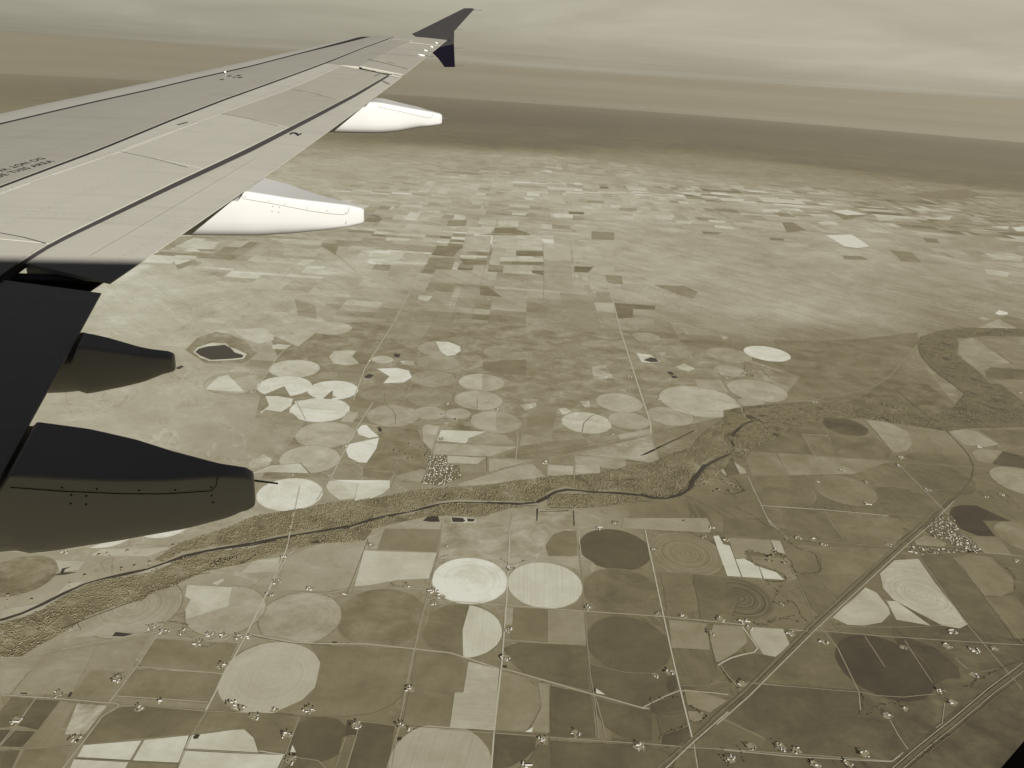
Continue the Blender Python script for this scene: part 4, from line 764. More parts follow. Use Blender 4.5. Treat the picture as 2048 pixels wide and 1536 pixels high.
FARMS = [
 # crop, x, y, buildings, big, trees, place
 ('8',1125,450,11,3,7,'at the left edge of the round field with the pale ring'),('8',360,1180,7,2,7,'at the bottom edge of the wide olive field'),
 ('7',720,990,7,1,10,'ringed by a dark arc of trees beside the slanting road'),('7',1420,1145,5,2,5,'at the lower left edge of the big tan circle'),
 ('7',1370,905,6,1,4,'on the road left of the big tan circle'),('7',1760,1335,6,2,7,'left of the small dark circle'),('7',1790,1485,6,1,4,'at the road junction below the small dark circle'),
 ('7',100,1240,5,3,3,'among the dark strips at the bottom left'),('7',460,1362,5,1,9,'below the pale cloudy field at the bottom left'),('7',855,1168,4,1,2,'under the bend where the paved road straightens'),
 ('7',1560,1222,6,1,3,'south of the paved road below the tan circle'),('7',1485,1165,3,0,3,'on the paved road under the tan circle'),('7',1685,1178,2,1,1,'touching the bottom rim of the big tan circle'),
 ('7',1010,700,7,2,4,'at the crossroads below the striped half circle'),('7',935,675,5,1,3,'just left of the crossroads below the striped half circle'),('7',1120,700,4,1,3,'right of the crossroads below the striped half circle'),
 ('7',1295,715,6,2,2,'north of the hamlet road beside a bright lane'),('7',1375,722,5,1,3,'in the middle of the hamlet road'),('7',1465,735,6,2,3,'left of the crossing above the big tan circle'),('7',1525,728,4,2,1,'right of the crossing above the big tan circle'),
 ('7',1218,772,6,2,3,'in the fenced yard hanging below the hamlet road'),('7',360,1080,5,0,4,'on the straight road near the small dark pool'),('7',985,1135,3,1,3,'inside the thin strip above the paved road'),
 ('7',1700,392,5,1,4,'where the slanting road meets the lane under the flood plain'),('7',1655,465,6,1,4,'on the lane below the slanting road'),('7',1745,242,5,1,4,'at the edge of the river woods by the first bend'),('7',390,212,4,2,1,'under the tip of the large fairing'),
 ('8',365,430,4,1,3,'above the faded circle with rays'),('8',582,460,4,2,1,'between the faded circle and the olive circle'),('8',965,415,4,1,2,'under the pale rectangular field'),('8',1170,482,5,2,5,'beside the white barns at the ringed field'),('8',1130,522,5,1,3,'just south of the white barns at the ringed field'),
 ('8',1605,310,6,1,5,'between the two bright circles'),('8',1590,690,6,2,2,'right of the half bright circle'),('8',1568,860,7,1,4,'at the corner below the half bright circle'),('8',985,1050,5,1,4,'on the road right of the wide olive field'),
 ('8',655,1270,6,1,6,'in the dark wedge right of the small dark circle'),('8',925,1275,4,0,6,'above the big striped circle at the bottom edge'),('8',990,1292,2,1,1,'next to the pool over the big striped circle'),('8',1800,1365,4,1,4,'at the right tip of the darkest bottom field'),
 ('8',1700,1525,4,3,1,'cut by the bottom edge of the photo'),('8',740,165,5,0,4,'at the corner of the brown field by the woods'),('8',1200,175,1,0,0,'alone in the dry pasture south of the ponds'),
 ('9',600,60,4,3,0,'along the top rim of the dark circle'),('9',710,30,6,2,6,'north-east of the dark circle'),('9',1300,58,4,2,1,'on the lane above the bright strips'),('9',1387,135,5,1,4,'in the notch of the bright strips'),('9',1255,118,3,0,3,'on the far rim of the spiral circle'),
 ('9',950,197,4,1,6,'at the left rim of the spiral circle'),('9',542,550,5,1,4,'below the olive circle at the crossing'),('9',975,592,3,0,4,'left of the long straight road'),('9',1125,600,5,1,6,'east of the long straight road'),('9',1355,622,5,1,5,'under the half ringed circle'),
 ('9',1500,637,8,3,5,'at the foot of the half ringed circle'),('9',1530,677,4,1,3,'south of the road under the half ringed circle'),('9',1297,705,5,1,7,'in the narrow notch between two grey fields'),('9',1785,707,6,1,5,'near the highway crossing'),('9',1040,945,7,2,6,'below the dark green circle on the straight road'),
 ('9',958,968,2,2,1,'inside the dark field left of the straight road'),('9',465,1325,4,1,4,'alone on the long bottom road'),('9',1490,1017,4,1,6,'where the canal meets the highway'),('9',860,1405,8,2,5,'in a row under the bottom road'),('9',1540,1405,5,0,5,'left of the poplar rows'),
 ('9',1725,1405,7,2,6,'between the poplar rows'),('9',1420,1485,6,1,5,'at the bottom edge beside tall poplars'),('9',1690,200,4,0,3,'inside the loop of the creek'),('9',1820,1430,5,1,4,'at the right end of the poplar rows'),
 ('t',460,122,4,1,2,'right of the canal elbow'),('t',550,132,4,1,2,'on the lane right of the canal elbow'),('t',615,165,5,1,2,'at the lane end south of the canal elbow'),('t',1010,165,4,0,3,'beside the railway below the town'),('t',360,533,2,1,3,'on the wooded island of the creek'),
 ('t',615,762,5,1,4,'south-east of the highway crossing'),('t',1405,700,7,3,3,'at the foot of the bright ringed field'),('t',1375,790,7,1,3,'right of the black circle'),('t',1540,812,9,2,2,'in the slanting row right of the black circle'),('t',1532,962,3,2,1,'on the track right of the black circle'),
 ('t',1100,792,4,0,4,'between the two black lobes'),('t',1330,1062,5,0,5,'at the lower tip of the black circle'),('t',1405,1133,5,1,3,'in the rough pasture below the black circle'),('t',1005,1212,6,1,3,'at the head of the curved track'),('t',860,1447,7,1,6,'near the end of the bottom road'),
 ('t',560,1512,5,2,4,'at the bottom edge under the bottom road'),('t',765,1512,4,0,4,'at the bottom edge right of the other yard'),('t',1800,262,4,1,3,'right of the olive half circle'),('t',1165,212,6,3,3,'at the corner of the town'),('t',1660,800,3,0,2,'on the road toward the right edge'),('t',1112,1172,1,0,1,'in the open pasture near the right corner'),
 ('6',725,1166,6,2,3,'in the middle of the two grey strips'),('6',582,1240,3,1,1,'left of the faint dark circle'),('6',875,1241,3,1,2,'right of the faint dark circle'),('6',885,1376,6,3,4,'on the edge of the north town field'),('6',1090,1090,9,2,2,'at the grain yard on the crossroads'),('6',1072,1140,5,2,2,'south of the grain yard crossroads'),
 ('6',1252,1290,5,2,2,'between the road and the curving railway'),('6',1560,1022,4,3,0,'below the lens shaped pale field'),('6',1692,1020,4,1,2,'at the right tip of the lens shaped pale field'),('6',1710,1320,4,1,2,'east of the curving railway'),('6',575,752,5,2,3,'on the north bank road above the woods'),
 ('6',1607,1332,3,0,2,'below the curve of the railway'),('6',868,896,2,0,1,'at the right tip of the dark oval'),('6',1810,690,4,1,2,'at the right edge beside the woods'),
 ('4',1330,832,9,3,2,'at the feedlot between the circles'),('4',1592,1078,4,1,2,'beside the small circle over the town'),('4',1887,1110,4,0,2,'between the two half pale circles'),('4',1290,607,5,0,4,'where the long north road bends'),('4',1835,465,10,2,2,'strung along the far north road'),
 ('4',1135,825,2,1,1,'left of the feedlot'),('4',440,1005,2,1,1,'under the circle split in two tones'),('4',990,1321,2,1,1,'left of the pale teardrop field'),('4',700,1492,4,0,4,'north of the bright ringed circle'),('4',892,1497,4,0,3,'at the corner north-east of the bright ringed circle'),
 ('4',1650,1165,4,0,4,'under the row of trees by the small circle'),('4',1382,402,4,0,2,'on the far north road above the sand hills'),('4',1185,715,4,1,3,'above the feedlot on the road'),('4',1560,1282,4,0,3,'left of the white half field'),('4',685,664,2,1,0,'by the lake road fork'),('4',600,1012,3,0,3,'in the dark notch of the left bright circle'),
 ('4',930,1035,3,1,2,'in the dark notch of the right bright circle'),('4',1080,1155,4,0,2,'on the road left of the split circle'),('4',765,812,2,1,1,'at the lake road field corner'),('4',1560,1135,3,0,2,'at the centre of the oval west of the small circle'),('4',1690,884,3,0,2,'on the lane east of the feedlot'),
 ('5',268,1245,7,2,3,'north of the striped meadows by the woods'),('5',930,875,4,1,2,'at the left tip of the long pale oval'),('5',660,1076,3,1,1,'right of the round field with the wavy ditch'),('5',762,740,6,1,3,'strung along the straight northern road'),('5',758,825,3,0,3,'left of the straight northern road'),('5',1110,628,4,1,1,'among the small salt lakes'),
 ('5',1320,745,4,2,2,'at the fork beside the pear shaped circle'),('5',1840,891,4,2,2,'on the river road above the woods'),('5',732,430,3,0,2,'near the dark stepped field'),('5',490,385,3,0,2,'in the sand hills left of the straight road'),
 ('1',2000,1205,1,0,0,'beside the far north road below the gap'),
]
TW = ['small pale outbuilding', 'white shed']
nb = [0]
for (tg, x, y, nbld, big, ntr, where) in sorted(FARMS, key=lambda q: -PX(q[0], [(q[1], q[2])])[0][1]):
    px, py = PX(tg, [(x, y)])[0]; g = gp(px, py, ZB)
    if g is None: continue
    cx, cy_ = g; R_ = random.Random(int(px*7+py))
    spread = (22 + 11*math.sqrt(nbld))*.92
    yd = [(cx+spread*.95*(1+.35*math.sin(3*a_+px))*math.cos(a_), cy_+spread*.85*(1+.3*math.cos(2*a_+py))*math.sin(a_)) for a_ in [i*2*math.pi/14 for i in range(14)]]
    sheet('farmyard', yd, ZR-.06, mat=yard_mat, tone=150)
    used = []
    def spot(minr, tries=40):
        for _ in range(tries):
            a_ = R_.uniform(0, 6.28); r = spread*math.sqrt(R_.random()); q = (cx+r*math.cos(a_), cy_+r*math.sin(a_)*.95)
            if all(math.hypot(q[0]-u[0], q[1]-u[1]) > minr*.7+u[2]*1.2 for u in used): used.append((*q, minr*.5)); return q
        return None
    for i in range(max(1, int(nbld*.8+.5))):
        kind = ('long_barn' if (i == 0 and big >= 3) else 'barn') if i < big else R_.choice(['shed', 'shed', 'house', 'dark', 'bin'])
        q = spot({'long_barn': 26, 'barn': 17}.get(kind, 11))
        if not q: continue
        rz_ = R_.choice([0, math.pi/2])+R_.uniform(-.06, .06)
        if kind in ('long_barn',): place(kind, *q, R_.choice([0, .1]), 'longest white barn of the yard '+where, 'barn')
        elif kind == 'barn':
            one = (big == 1 or (big == 3 and False))
            place(kind, *q, rz_, ('lone white gabled barn in the yard ' if one else 'white gabled barn in the farmyard ')+where, 'barn', None if one else 'barns in the yard '+where, R_.uniform(.85, 1.1))
        elif kind == 'bin': grain_bin(*q, 'steel bin in the yard '+where, 'grain bins in the yard '+where, R_.uniform(.9, 1.4))
        elif kind == 'house': place(kind, *q, rz_, 'grey roofed house in the yard '+where, 'farmhouse', 'farmhouses in the yard '+where)
        elif kind == 'dark': place(kind, *q, rz_, 'dark roofed shed in the yard '+where, 'shed', 'dark sheds in the yard '+where)
        else: place(kind, *q, rz_, 'small white shed in the yard '+where, 'shed', 'white sheds in the yard '+where, R_.uniform(.8, 1.3))
    for i in range(int(ntr*1.5)):
        a_ = R_.uniform(0, 6.28) if i % 2 else R_.uniform(1.6, 3.6); r = spread*R_.uniform(.7, 1.15)
        tree(cx+r*math.cos(a_), cy_+r*math.sin(a_), 'dark tree of the yard '+where, 'trees of the yard '+where, R_.uniform(.6, 1.2))
# ------------------------------------------------------------------ the two towns
town_mat = flat_mat('town_gardens', 118, .16, 18)
def town(polys, n, where, seed, block=(95, 70)):
    R_ = random.Random(seed); cnt = 0; tr = []
    for tg, q, share in polys:
        g = [gp(*p, ZB) for p in PX(tg, q)]; a = np.array(g); x0, y0 = a.min(0); x1, y1 = a.max(0)
        sheet('town_ground', g, ZR-.05, mat=town_mat, tone=120)
        c_ = 0; lots = []
        yy = y0
        while yy < y1:
            xx = x0
            while xx < x1:
                lots.append((xx+R_.uniform(-5, 5), yy+R_.uniform(-4, 4))); xx += 24 if (int((xx-x0)/24) % 4) != 3 else 34
            yy += 26 if (int((yy-y0)/26) % 3) else 36
        lots = [l for l in lots if inside(g, np.array([l[0]]), np.array([l[1]]))[0]]; R_.shuffle(lots)
        for l in lots[:int(n*share)]:
            k_ = R_.random()
            place('town_w' if k_ < .5 else 'town_g', *l, R_.choice([0, math.pi/2])+R_.uniform(-.05, .05), ('white roofed house' if k_ < .5 else 'grey roofed house')+' among the crowded lots of the '+where, 'house', ('white roofed' if k_ < .5 else 'grey roofed')+' houses of the '+where, R_.uniform(1.1, 1.7))
        for l in lots[int(n*share):]: tr.append((l[0], l[1]))
        for l in lots[:int(n*share*.9)]: tr.append((l[0]+R_.choice([-12, 12]), l[1]+R_.uniform(-9, 9)))
        xs = np.arange(x0, x1, 106)
    P_ = np.array(tr); r_ = 5.5*(.6+.8*nprs.rand(len(P_))); o = blobs('town_trees', P_, r_, r_*1.7, dark_leaf, ZB-.1); tag(o, 'trees filling the lots of the '+where, 'trees', kind='stuff')
town([('e',[(880,385),(1000,375),(1010,440),(1085,450),(1105,530),(960,585),(835,575),(870,470)],1.0)], 150, 'small town north of the river', 4)
town([('t',[(1225,70),(1320,-15),(1400,-15),(1440,60),(1500,120),(1585,208),(1500,212),(1390,155),(1290,115)],.8),('t',[(1140,195),(1160,172),(1400,190),(1580,208),(1570,218),(1400,212),(1180,228)],.2)], 145, 'larger town beside the railway', 9)
if extra_tree:
    P_ = np.array([(x, y) for x, y, s in extra_tree]); s_ = np.array([s for x, y, s in extra_tree]); o = blobs('farmyard_trees', P_, 4.5*s_, 11*s_, dark_leaf, ZB-.1); tag(o, 'smaller distant trees scattered round the far farmyards', 'trees', kind='stuff')
# scattered single field trees and bushes read as dots
# ------------------------------------------------------------------ airliner
A_CAM = Vector((6.885, 1.7, 0.0)); A_ORG = Vector((6.885, 0.0, -0.45))
plane = bpy.data.objects.new('airliner', None); COL.objects.link(plane)
plane.location = air_dir(A_ORG-A_CAM); plane.rotation_euler = (0, 0, AZ)
tag(plane, 'airliner seen from its own cabin window, grey swept wing with dark fenced tip', 'airplane')
def a2l(v): return tuple(Vector(v)-A_ORG)
def ray_a(px, py):
    d = ray(px, py); return Vector((d.x*math.cos(AZ)+d.y*math.sin(AZ), -d.x*math.sin(AZ)+d.y*math.cos(AZ), d.z))
def zf(y): return -1.839+.117*(y-2)+.002*(y-2)**2
XK, YK, XT = 5.718, 6.42, 9.292
def x_le(y):
    x = .52*(y-2)-(.55 if y < 11 else max(.10, .55-(y-11)*.085))
    if y > 16.45: x += 1.6*(y-16.45)**2      # raked tip
    return x
def x_te(y): return XK if y < YK else XK+(XT-XK)/(17.0-6.4)*(y-6.4)
def top(x, y):
    c = x_te(y)-x_le(y); u = min(1, max(0, (x-x_le(y))/c)); c = min(c, 3.6)
    return zf(y)+c*(.11*(math.sqrt(u)-u)-.0275*(1-u)**1.5)
def bot(x, y):
    c = x_te(y)-x_le(y); u = min(1, max(0, (x-x_le(y))/c)); c = min(c, 3.6)
    return zf(y)+c*(-.0275*(1-u)**1.5-.20*(math.sqrt(u)-u))-.012
def hit(px, py, dz=0.0):
    """photo pixel -> point of the wing's upper surface (aircraft frame)"""
    d = ray_a(px, py); t = .5; st = .02
    q = A_CAM+d*t
    while t < 30:
        q2 = A_CAM+d*(t+st)
        if q2.z < top(q2.x, q2.y)+dz and q2.y > 1.9:
            lo, hi = t, t+st
            for _ in range(18):
                mid = (lo+hi)/2; qm = A_CAM+d*mid
                if qm.z < top(qm.x, qm.y)+dz: hi = mid
                else: lo = mid
            return A_CAM+d*hi
        t += st
    return A_CAM+d*t
def on_plane(px, py, p0, n):
    d = ray_a(px, py); n = Vector(n); return A_CAM+d*((Vector(p0)-A_CAM).dot(n)/d.dot(n))
def line_x(pts):
    """x as a function of y along a line traced on the wing"""
    q = sorted([(h.y, h.x) for h in (hit(*p) for p in pts)])
    def fn(y):
        if y <= q[0][0]: a, b = q[0], q[1]
        elif y >= q[-1][0]: a, b = q[-2], q[-1]
        else:
            for a, b in zip(q, q[1:]):
                if a[0] <= y <= b[0]: break
        return a[1]+(b[1]-a[1])*(y-a[0])/(b[0]-a[0]+1e-9)
    return fn
# paints
def paint(name, c, rough, spec=.5, var=.10, coat=.0, joints=False):
    mt = material(name); tcn = nd('ShaderNodeTexCoord'); O = tcn.outputs['Object']
    n = noise(vmap(O, (.9, .5, .9)), 1, 6, .68, .8); n2 = noise(vmap(O, (1.2, 14, 4)), 1, 4, .6)
    f_ = mth('ADD', mth('MULTIPLY', n, .6), mth('MULTIPLY', n2, .4))
    cc = mix(f_, tuple(v*(1-var) for v in c), tuple(v*(1+var) for v in c))
    if joints:      # fine skin joints and rows of flush rivets
        so = nd('ShaderNodeSeparateXYZ'); L.new(O, so.inputs[0])
        def row(s_, pitch, wd): return mth('LESS_THAN', mth('ABSOLUTE', mth('SUBTRACT', mth('FRACT', mth('DIVIDE', s_, pitch)), .5)), wd/pitch/2)
        diag = mth('SUBTRACT', so.outputs[0], mth('MULTIPLY', so.outputs[1], .42))
        j1 = row(so.outputs[1], 1.37, .010); j2 = row(diag, .47, .007)
        rv1 = mth('MULTIPLY', row(mth('ADD', so.outputs[1], .05), 1.37, .012), row(so.outputs[0], .05, .02)); rv2 = mth('MULTIPLY', row(mth('ADD', diag, .035), .47, .012), row(so.outputs[1], .06, .02))
        msk = mth('MAXIMUM', mth('MAXIMUM', mth('MULTIPLY', j1, .5), mth('MULTIPLY', j2, .35)), mth('MULTIPLY', mth('MAXIMUM', rv1, rv2), .7))
        cc = mix(mth('MULTIPLY', msk, .42), cc, tuple(v*.35 for v in c))
        st_ = noise(vmap(O, (.7, 9, 1)), 1, 5, .7, .3); cc = mix(mth('MULTIPLY', mth('DIVIDE', mth('SUBTRACT', st_, .56), .12, clamp=True), .22), cc, tuple(v*.6 for v in c))
    r_ = mth('MULTIPLY_ADD', mth('SUBTRACT', n, .5), .12, rough)
    finish(cc, r_, spec, coat=coat); return mt
def tc_(t, g=1): return tuple(v*g for v in alb(t))
wing_paint = paint('grey_wing_paint', (.285, .273, .229), .36, .5, .14, joints=True)
outer_shade_paint = paint('outer_shade_wing_paint', (.235, .222, .182), .38, .5, .14, joints=True)  # darker grey paints the wing's outboard light falloff into these panels
skin_paint = paint('grey_skin_paint', (.212, .201, .166), .34, .5, .16, joints=True)  # darker grey skin, deepened to paint in shading towards leading edge and tip
black_rubber = paint('black_rubber', (.014, .013, .013), .7, .2, .1)
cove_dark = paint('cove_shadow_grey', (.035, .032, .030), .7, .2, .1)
faint = paint('light_seam_paint', (.40, .385, .335), .5, .4, .05)
slat_paint = paint('bare_metal_slat', (.26, .25, .215), .40, .5, .05)
fairing_paint = paint('white_fairing_paint', (.265, .262, .245), .5, .4, .04)
dark_gap = paint('dark_wing_interior', (.018, .016, .015), .6, .3, .1)
navy = paint('dark_blue_winglet_paint', (.012, .0105, .010), .6, .06, .1)
shaded_fin_paint = paint('shaded_winglet_paint', (.002, .0015, .004), .6, .02, .1)  # near-black: the wing's shade on the lower fin, put into its colour
metal = paint('static_wick_metal', (.05, .045, .035), .5, .5, .1)
seal = paint('panel_sealant', (.07, .065, .05), .8, .2, .1)
bright_edge = paint('bright_metal_edge', (.62, .61, .56), .35, .5, .05)
stencil = paint('black_stencil', (.02, .018, .016), .8, .2, .1)
def slab(name, xf, xb, ya, yb, mat, th=.028, nx=14, ny=40, yfa=None, drop=0., full=False, parent=plane, ybb=None, zfn=None):
    """wing panel between lines xf(y) and xb(y); inboard end ya (yfa at its rear edge), outboard end yb (ybb at its rear)"""
    zt = zfn or top
    yfa = ya if yfa is None else yfa; ybb = yb if ybb is None else ybb
    V = []; Fc = []
    for layer in (0, 1):
        for j in range(ny+1):
            for i in range(nx+1):
                t = i/nx; s = j/ny; y = (ya+(yfa-ya)*t)*(1-s)+(yb+(ybb-yb)*t)*s
                tt = t if nx > 3 else t
                x = xf(y)+(xb(y)-xf(y))*tt; z_ = zt(x, y)-drop
                if layer: z_ = min(z_-.006, max(z_-th, bot(x, y)+drop)) if not full else min(z_-.006, bot(x, y)+drop)
                V.append(a2l((x, y, z_)))
    n = (nx+1)*(ny+1)
    for j in range(ny):
        for i in range(nx):
            a = j*(nx+1)+i; q = (a, a+1, a+nx+2, a+nx+1); Fc.append(q); Fc.append(tuple(k_+n for k_ in q[::-1]))
    edge = [i for i in range(nx+1)]+[j*(nx+1)+nx for j in range(1, ny+1)]+[ny*(nx+1)+i for i in range(nx-1, -1, -1)]+[j*(nx+1) for j in range(ny-1, 0, -1)]
    for a, b in zip(edge, edge[1:]+edge[:1]): Fc.append((b, a, a+n, b+n))
    o = new_mesh(name, V, Fc, mat, parent=parent, smooth=True)
    me = o.data; me.set_sharp_from_angle(angle=rad(35))
    bm = bmesh.new(); bm.from_mesh(me); bmesh.ops.recalc_face_normals(bm, faces=bm.faces); bm.to_mesh(me); bm.free()
    return o
L1 = line_x([(0,247),(100,223.5),(200,200.5),(300,178.5),(400,154.5),(500,132),(600,106),(740,72.5)])
L2 = line_x([(0,370),(200,295),(350,234),(450,196),(550,160.5),(650,124),(725,94.5),(786,73)])
L3 = line_x([(0,386),(105,349),(240,303),(442,227),(580,178),(650,147)])
L2b = line_x([(0,376),(200,300.8),(350,239),(450,200.5),(550,164.5),(650,127.5),(725,97.2),(786,75)])
L1b = line_x([(0,249),(100,225.3),(200,202.2),(300,180.2),(400,156.2),(500,133.6),(600,107.5),(740,73.8)])
AF = line_x([(722,132),(760,112),(832,78)])
SPB = line_x([(0,549),(35,525),(83,494),(130,469),(345,365),(495,295),(622,231.5),(710,186),(777,148)])
FLF = line_x([(0,562),(50,523),(90,497),(142,470),(325,383),(500,302),(620,240),(712,191),(781,149)])
def xle(y): return x_le(y)
def xte(y): return x_te(y)
Y0 = 1.7; YT = 17.02
kz = lambda p: hit(*p).y
s0 = (kz((0,466)), kz((92,487))); s1 = (kz((240,303)), kz((375,335))); s2 = (kz((442,227)), kz((555,252))); s3 = (kz((580,178)), kz((672,199)))
ail = (kz((722,132)), kz((802,149))); aw = hit(722,132)
fin = (kz((50,523)), kz((213,562))); fio = (kz((12,553)), kz((202,579)))
print('stations', s0, s1, s2, s3, ail, fin, fio, aw)
def bump_end(y): return y
# skins (gaps between panels are real; the cove holds a dark filler)
slab('leading_edge_slat', xle, L1, Y0, 16.75, slat_paint, nx=28, ny=180, full=True)
slab('wing_skin', L1b, L2, Y0, 16.98, skin_paint, nx=50, ny=180)
slab('rubber_seal', lambda y: L2(y)+.002, L2b, Y0, 16.9, black_rubber, nx=2, ny=90, drop=.006, th=.02)
slab('rubber_seal', lambda y: L1(y)-.003, lambda y: L1b(y)+.004, Y0, 16.7, black_rubber, nx=3, ny=180, drop=-.0025, th=.02)
def rear_f(y): return L2b(y)+.002
def rear_b(y): return L3(y) if y < aw.y-.1 else AF(y)-.012
slab('rear_spar_panel', rear_f, lambda y: L3(y)-.006, Y0, aw.y-.06, wing_paint, nx=5, ny=60)
slab('outer_rear_panel', rear_f, lambda y: AF(y)-.014, aw.y-.055, 16.55, skin_paint, nx=6, ny=30)
def sp_z(x, y): return top(x, y)+.001
ends = [((Y0, Y0), s0), (s0, s1), (s1, s2), (s2, s3), (s3, (ail[0]-.10, ail[1]-.14))]
y_at = lambda pr, k_: pr[k_]
for i, (a, b) in enumerate(ends):
    g_ = .005
    # front end ordinates follow the traced seams; rear edges sit at the cove
    slab('spoiler', lambda y: L3(y)+.006, SPB, a[0]+g_, b[0]-g_, outer_shade_paint if i >= 3 else wing_paint, nx=12, ny=26, yfa=a[1]+g_, ybb=b[1]-g_, zfn=sp_z, th=.009)
slab('outboard_flap', FLF, xte, fin[0], ail[0]+.12, wing_paint, nx=10, ny=60, yfa=fin[1], ybb=ail[1]-.05, full=True, zfn=lambda x, y: top(x, y)-.012)
slab('inboard_flap', FLF, xte, Y0, fio[0]-.02, wing_paint, nx=10, ny=40, ybb=fio[1]-.02, full=True, zfn=lambda x, y: top(x, y)-.012)
slab('aileron', lambda y: AF(y)+.010, xte, ail[0], 16.35, outer_shade_paint, nx=8, ny=24, yfa=ail[1]+.03, ybb=16.35, full=True)
slab('wing_tip_cap', lambda y: AF(y)+.008 if y < 16.6 else rear_f(y), xte, 16.37, YT, outer_shade_paint, nx=8, ny=8, full=True)
slab('wing_tip_cap', rear_f, lambda y: AF(y)-.004, 16.56, YT-.01, outer_shade_paint, nx=6, ny=8, full=True)
slab('spoiler_cove', lambda y: SPB(y)+.002, lambda y: FLF(y)-.002, Y0, ail[1]-.12, cove_dark, nx=3, ny=80, drop=.007, th=.03)  # dark strip painted in for the shade inside the cove
for a_, b_ in ((s0, 0), (s1, 1), (s2, 2), (s3, 3)): pass
# dark structure under the gaps
slab('wing_box', lambda y: x_le(y)+.10, lambda y: L2(y)+.3, Y0, 16.9, dark_gap, nx=16, ny=60, full=True, drop=.045)
slab('rear_spar', lambda y: L2(y)+.301, lambda y: x_te(y)-.62 if y < 14 else x_te(y)-.25, Y0, 16.7, dark_gap, nx=10, ny=60, full=True, drop=.05)
slab('flap_cove', lambda y: x_te(y)-.618, lambda y: x_te(y)-.16, 6.05, fin[0]+.3, dark_gap, nx=6, ny=6, drop=.10, th=.12)
slab('flap_track', lambda y: x_te(y)-.9, lambda y: x_te(y)-.10, 6.52, 6.60, dark_gap, nx=8, ny=2, drop=.035, th=.12)
# seams and marks lying on the skin
def ribbon(name, pts, w_, mat, dz=.0005, parent=plane, zfn=None):
    P3 = [hit(*p, dz) for p in pts]; P3 = [p for p in P3]
    Q = []
    for a, b in zip(P3, P3[1:]):
        n = max(1, int((b-a).length/.25)); Q += [a.lerp(b, i/n) for i in range(n)]
    Q.append(P3[-1]); V = []; Fc = []
    for i, p in enumerate(Q):
        t = (Q[min(i+1, len(Q)-1)]-Q[max(i-1, 0)]); t.z = 0; t.normalize(); nr_ = Vector((-t.y, t.x, 0))
        for s in (1, -1):
            q = p+nr_*w_/2*s; V.append(a2l((q.x, q.y, top(q.x, q.y)+dz+.0012)))
        if i: Fc.append((2*i-2, 2*i-1, 2*i+1, 2*i))
    o = new_mesh(name, V, Fc, mat, parent=parent)
    bm = bmesh.new(); bm.from_mesh(o.data)
    for f_ in bm.faces:
        if f_.normal.z < 0: f_.normal_flip()
    bm.to_mesh(o.data); bm.free(); return o
ribbon('seam', [(225,310),(300,283),(372,254)], .008, faint); ribbon('seam', [(255,296),(330,268),(395,246)], .008, faint); ribbon('seam', [(0,389),(60,367)], .010, faint); ribbon('seam', [(105,351),(210,314)], .008, faint)
for q_ in ([(0,466),(92,487)],[(240,303),(375,335)],[(442,227),(555,252)],[(580,178),(672,199)]): ribbon('seam', [(q_[0][0],q_[0][1]),((q_[0][0]+q_[1][0])/2,(q_[0][1]+q_[1][1])/2-2),q_[1]], .013, seal)
ribbon('seam', [(720,133),(760,141),(802,149)], .03, bright_edge); ribbon('seam', [(778,150),(798,154)], .03, bright_edge)
ribbon('seam', [(355,250),(375,244)], .03, seal); ribbon('seam', [(745,141),(762,147)], .02, seal); ribbon('seam', [(775,124),(790,127)], .02, seal); ribbon('seam', [(748,153),(764,146)], .02, seal); ribbon('seam', [(765,161),(780,168)], .02, seal)
ribbon('seam', [(738,105),(830,112)], .010, seal, zfn=None); ribbon('seam', [(735,118),(815,138)], .03, seal)
ribbon('seam', [(180,510),(300,440),(520,310)], .004, faint)
# wing lettering
def text_on_wing(txt, right, left_ref, letter_h, flip=False, name='lettering'):
    """baseline runs from left_ref to right (photo pixels); letters stand toward the leading edge"""
    cu = bpy.data.curves.new('lettering', 'FONT'); cu.body = txt; cu.size = 1; cu.space_character = 1.08; cu.offset = .022
    ob = bpy.data.objects.new('lettering_tmp', cu); COL.objects.link(ob)
    dg = bpy.context.evaluated_depsgraph_get(); me = bpy.data.meshes.new_from_object(ob.evaluated_get(dg)); bpy.data.objects.remove(ob); bpy.data.curves.remove(cu)
    xs = [q.co.x for q in me.vertices]; ys = [q.co.y for q in me.vertices]; wd = max(xs)-min(xs); hh = max(ys)-min(ys)
    a = hit(*left_ref); b = hit(*right); e1 = (b-a); ln_ = e1.length; e1.normalize(); e2 = Vector((-1, .40, 0)).normalized()
    for q in me.vertices:
        u = (q.co.x-min(xs))/wd; h_ = (q.co.y-min(ys))/hh
        if flip: u = 1-u; h_ = 1-h_
        p = a+e1*(u*ln_)+e2*(h_*letter_h)
        q.co = Vector(a2l((p.x, p.y, top(p.x, p.y)+.0015)))
    me.materials.append(stencil); o = bpy.data.objects.new(name, me); COL.objects.link(o); o.parent = plane; return o
r1 = hit(112,322.5); r0 = hit(27,347.5); ln_9 = (r1-r0).length; d_ = (r0-r1).normalized()
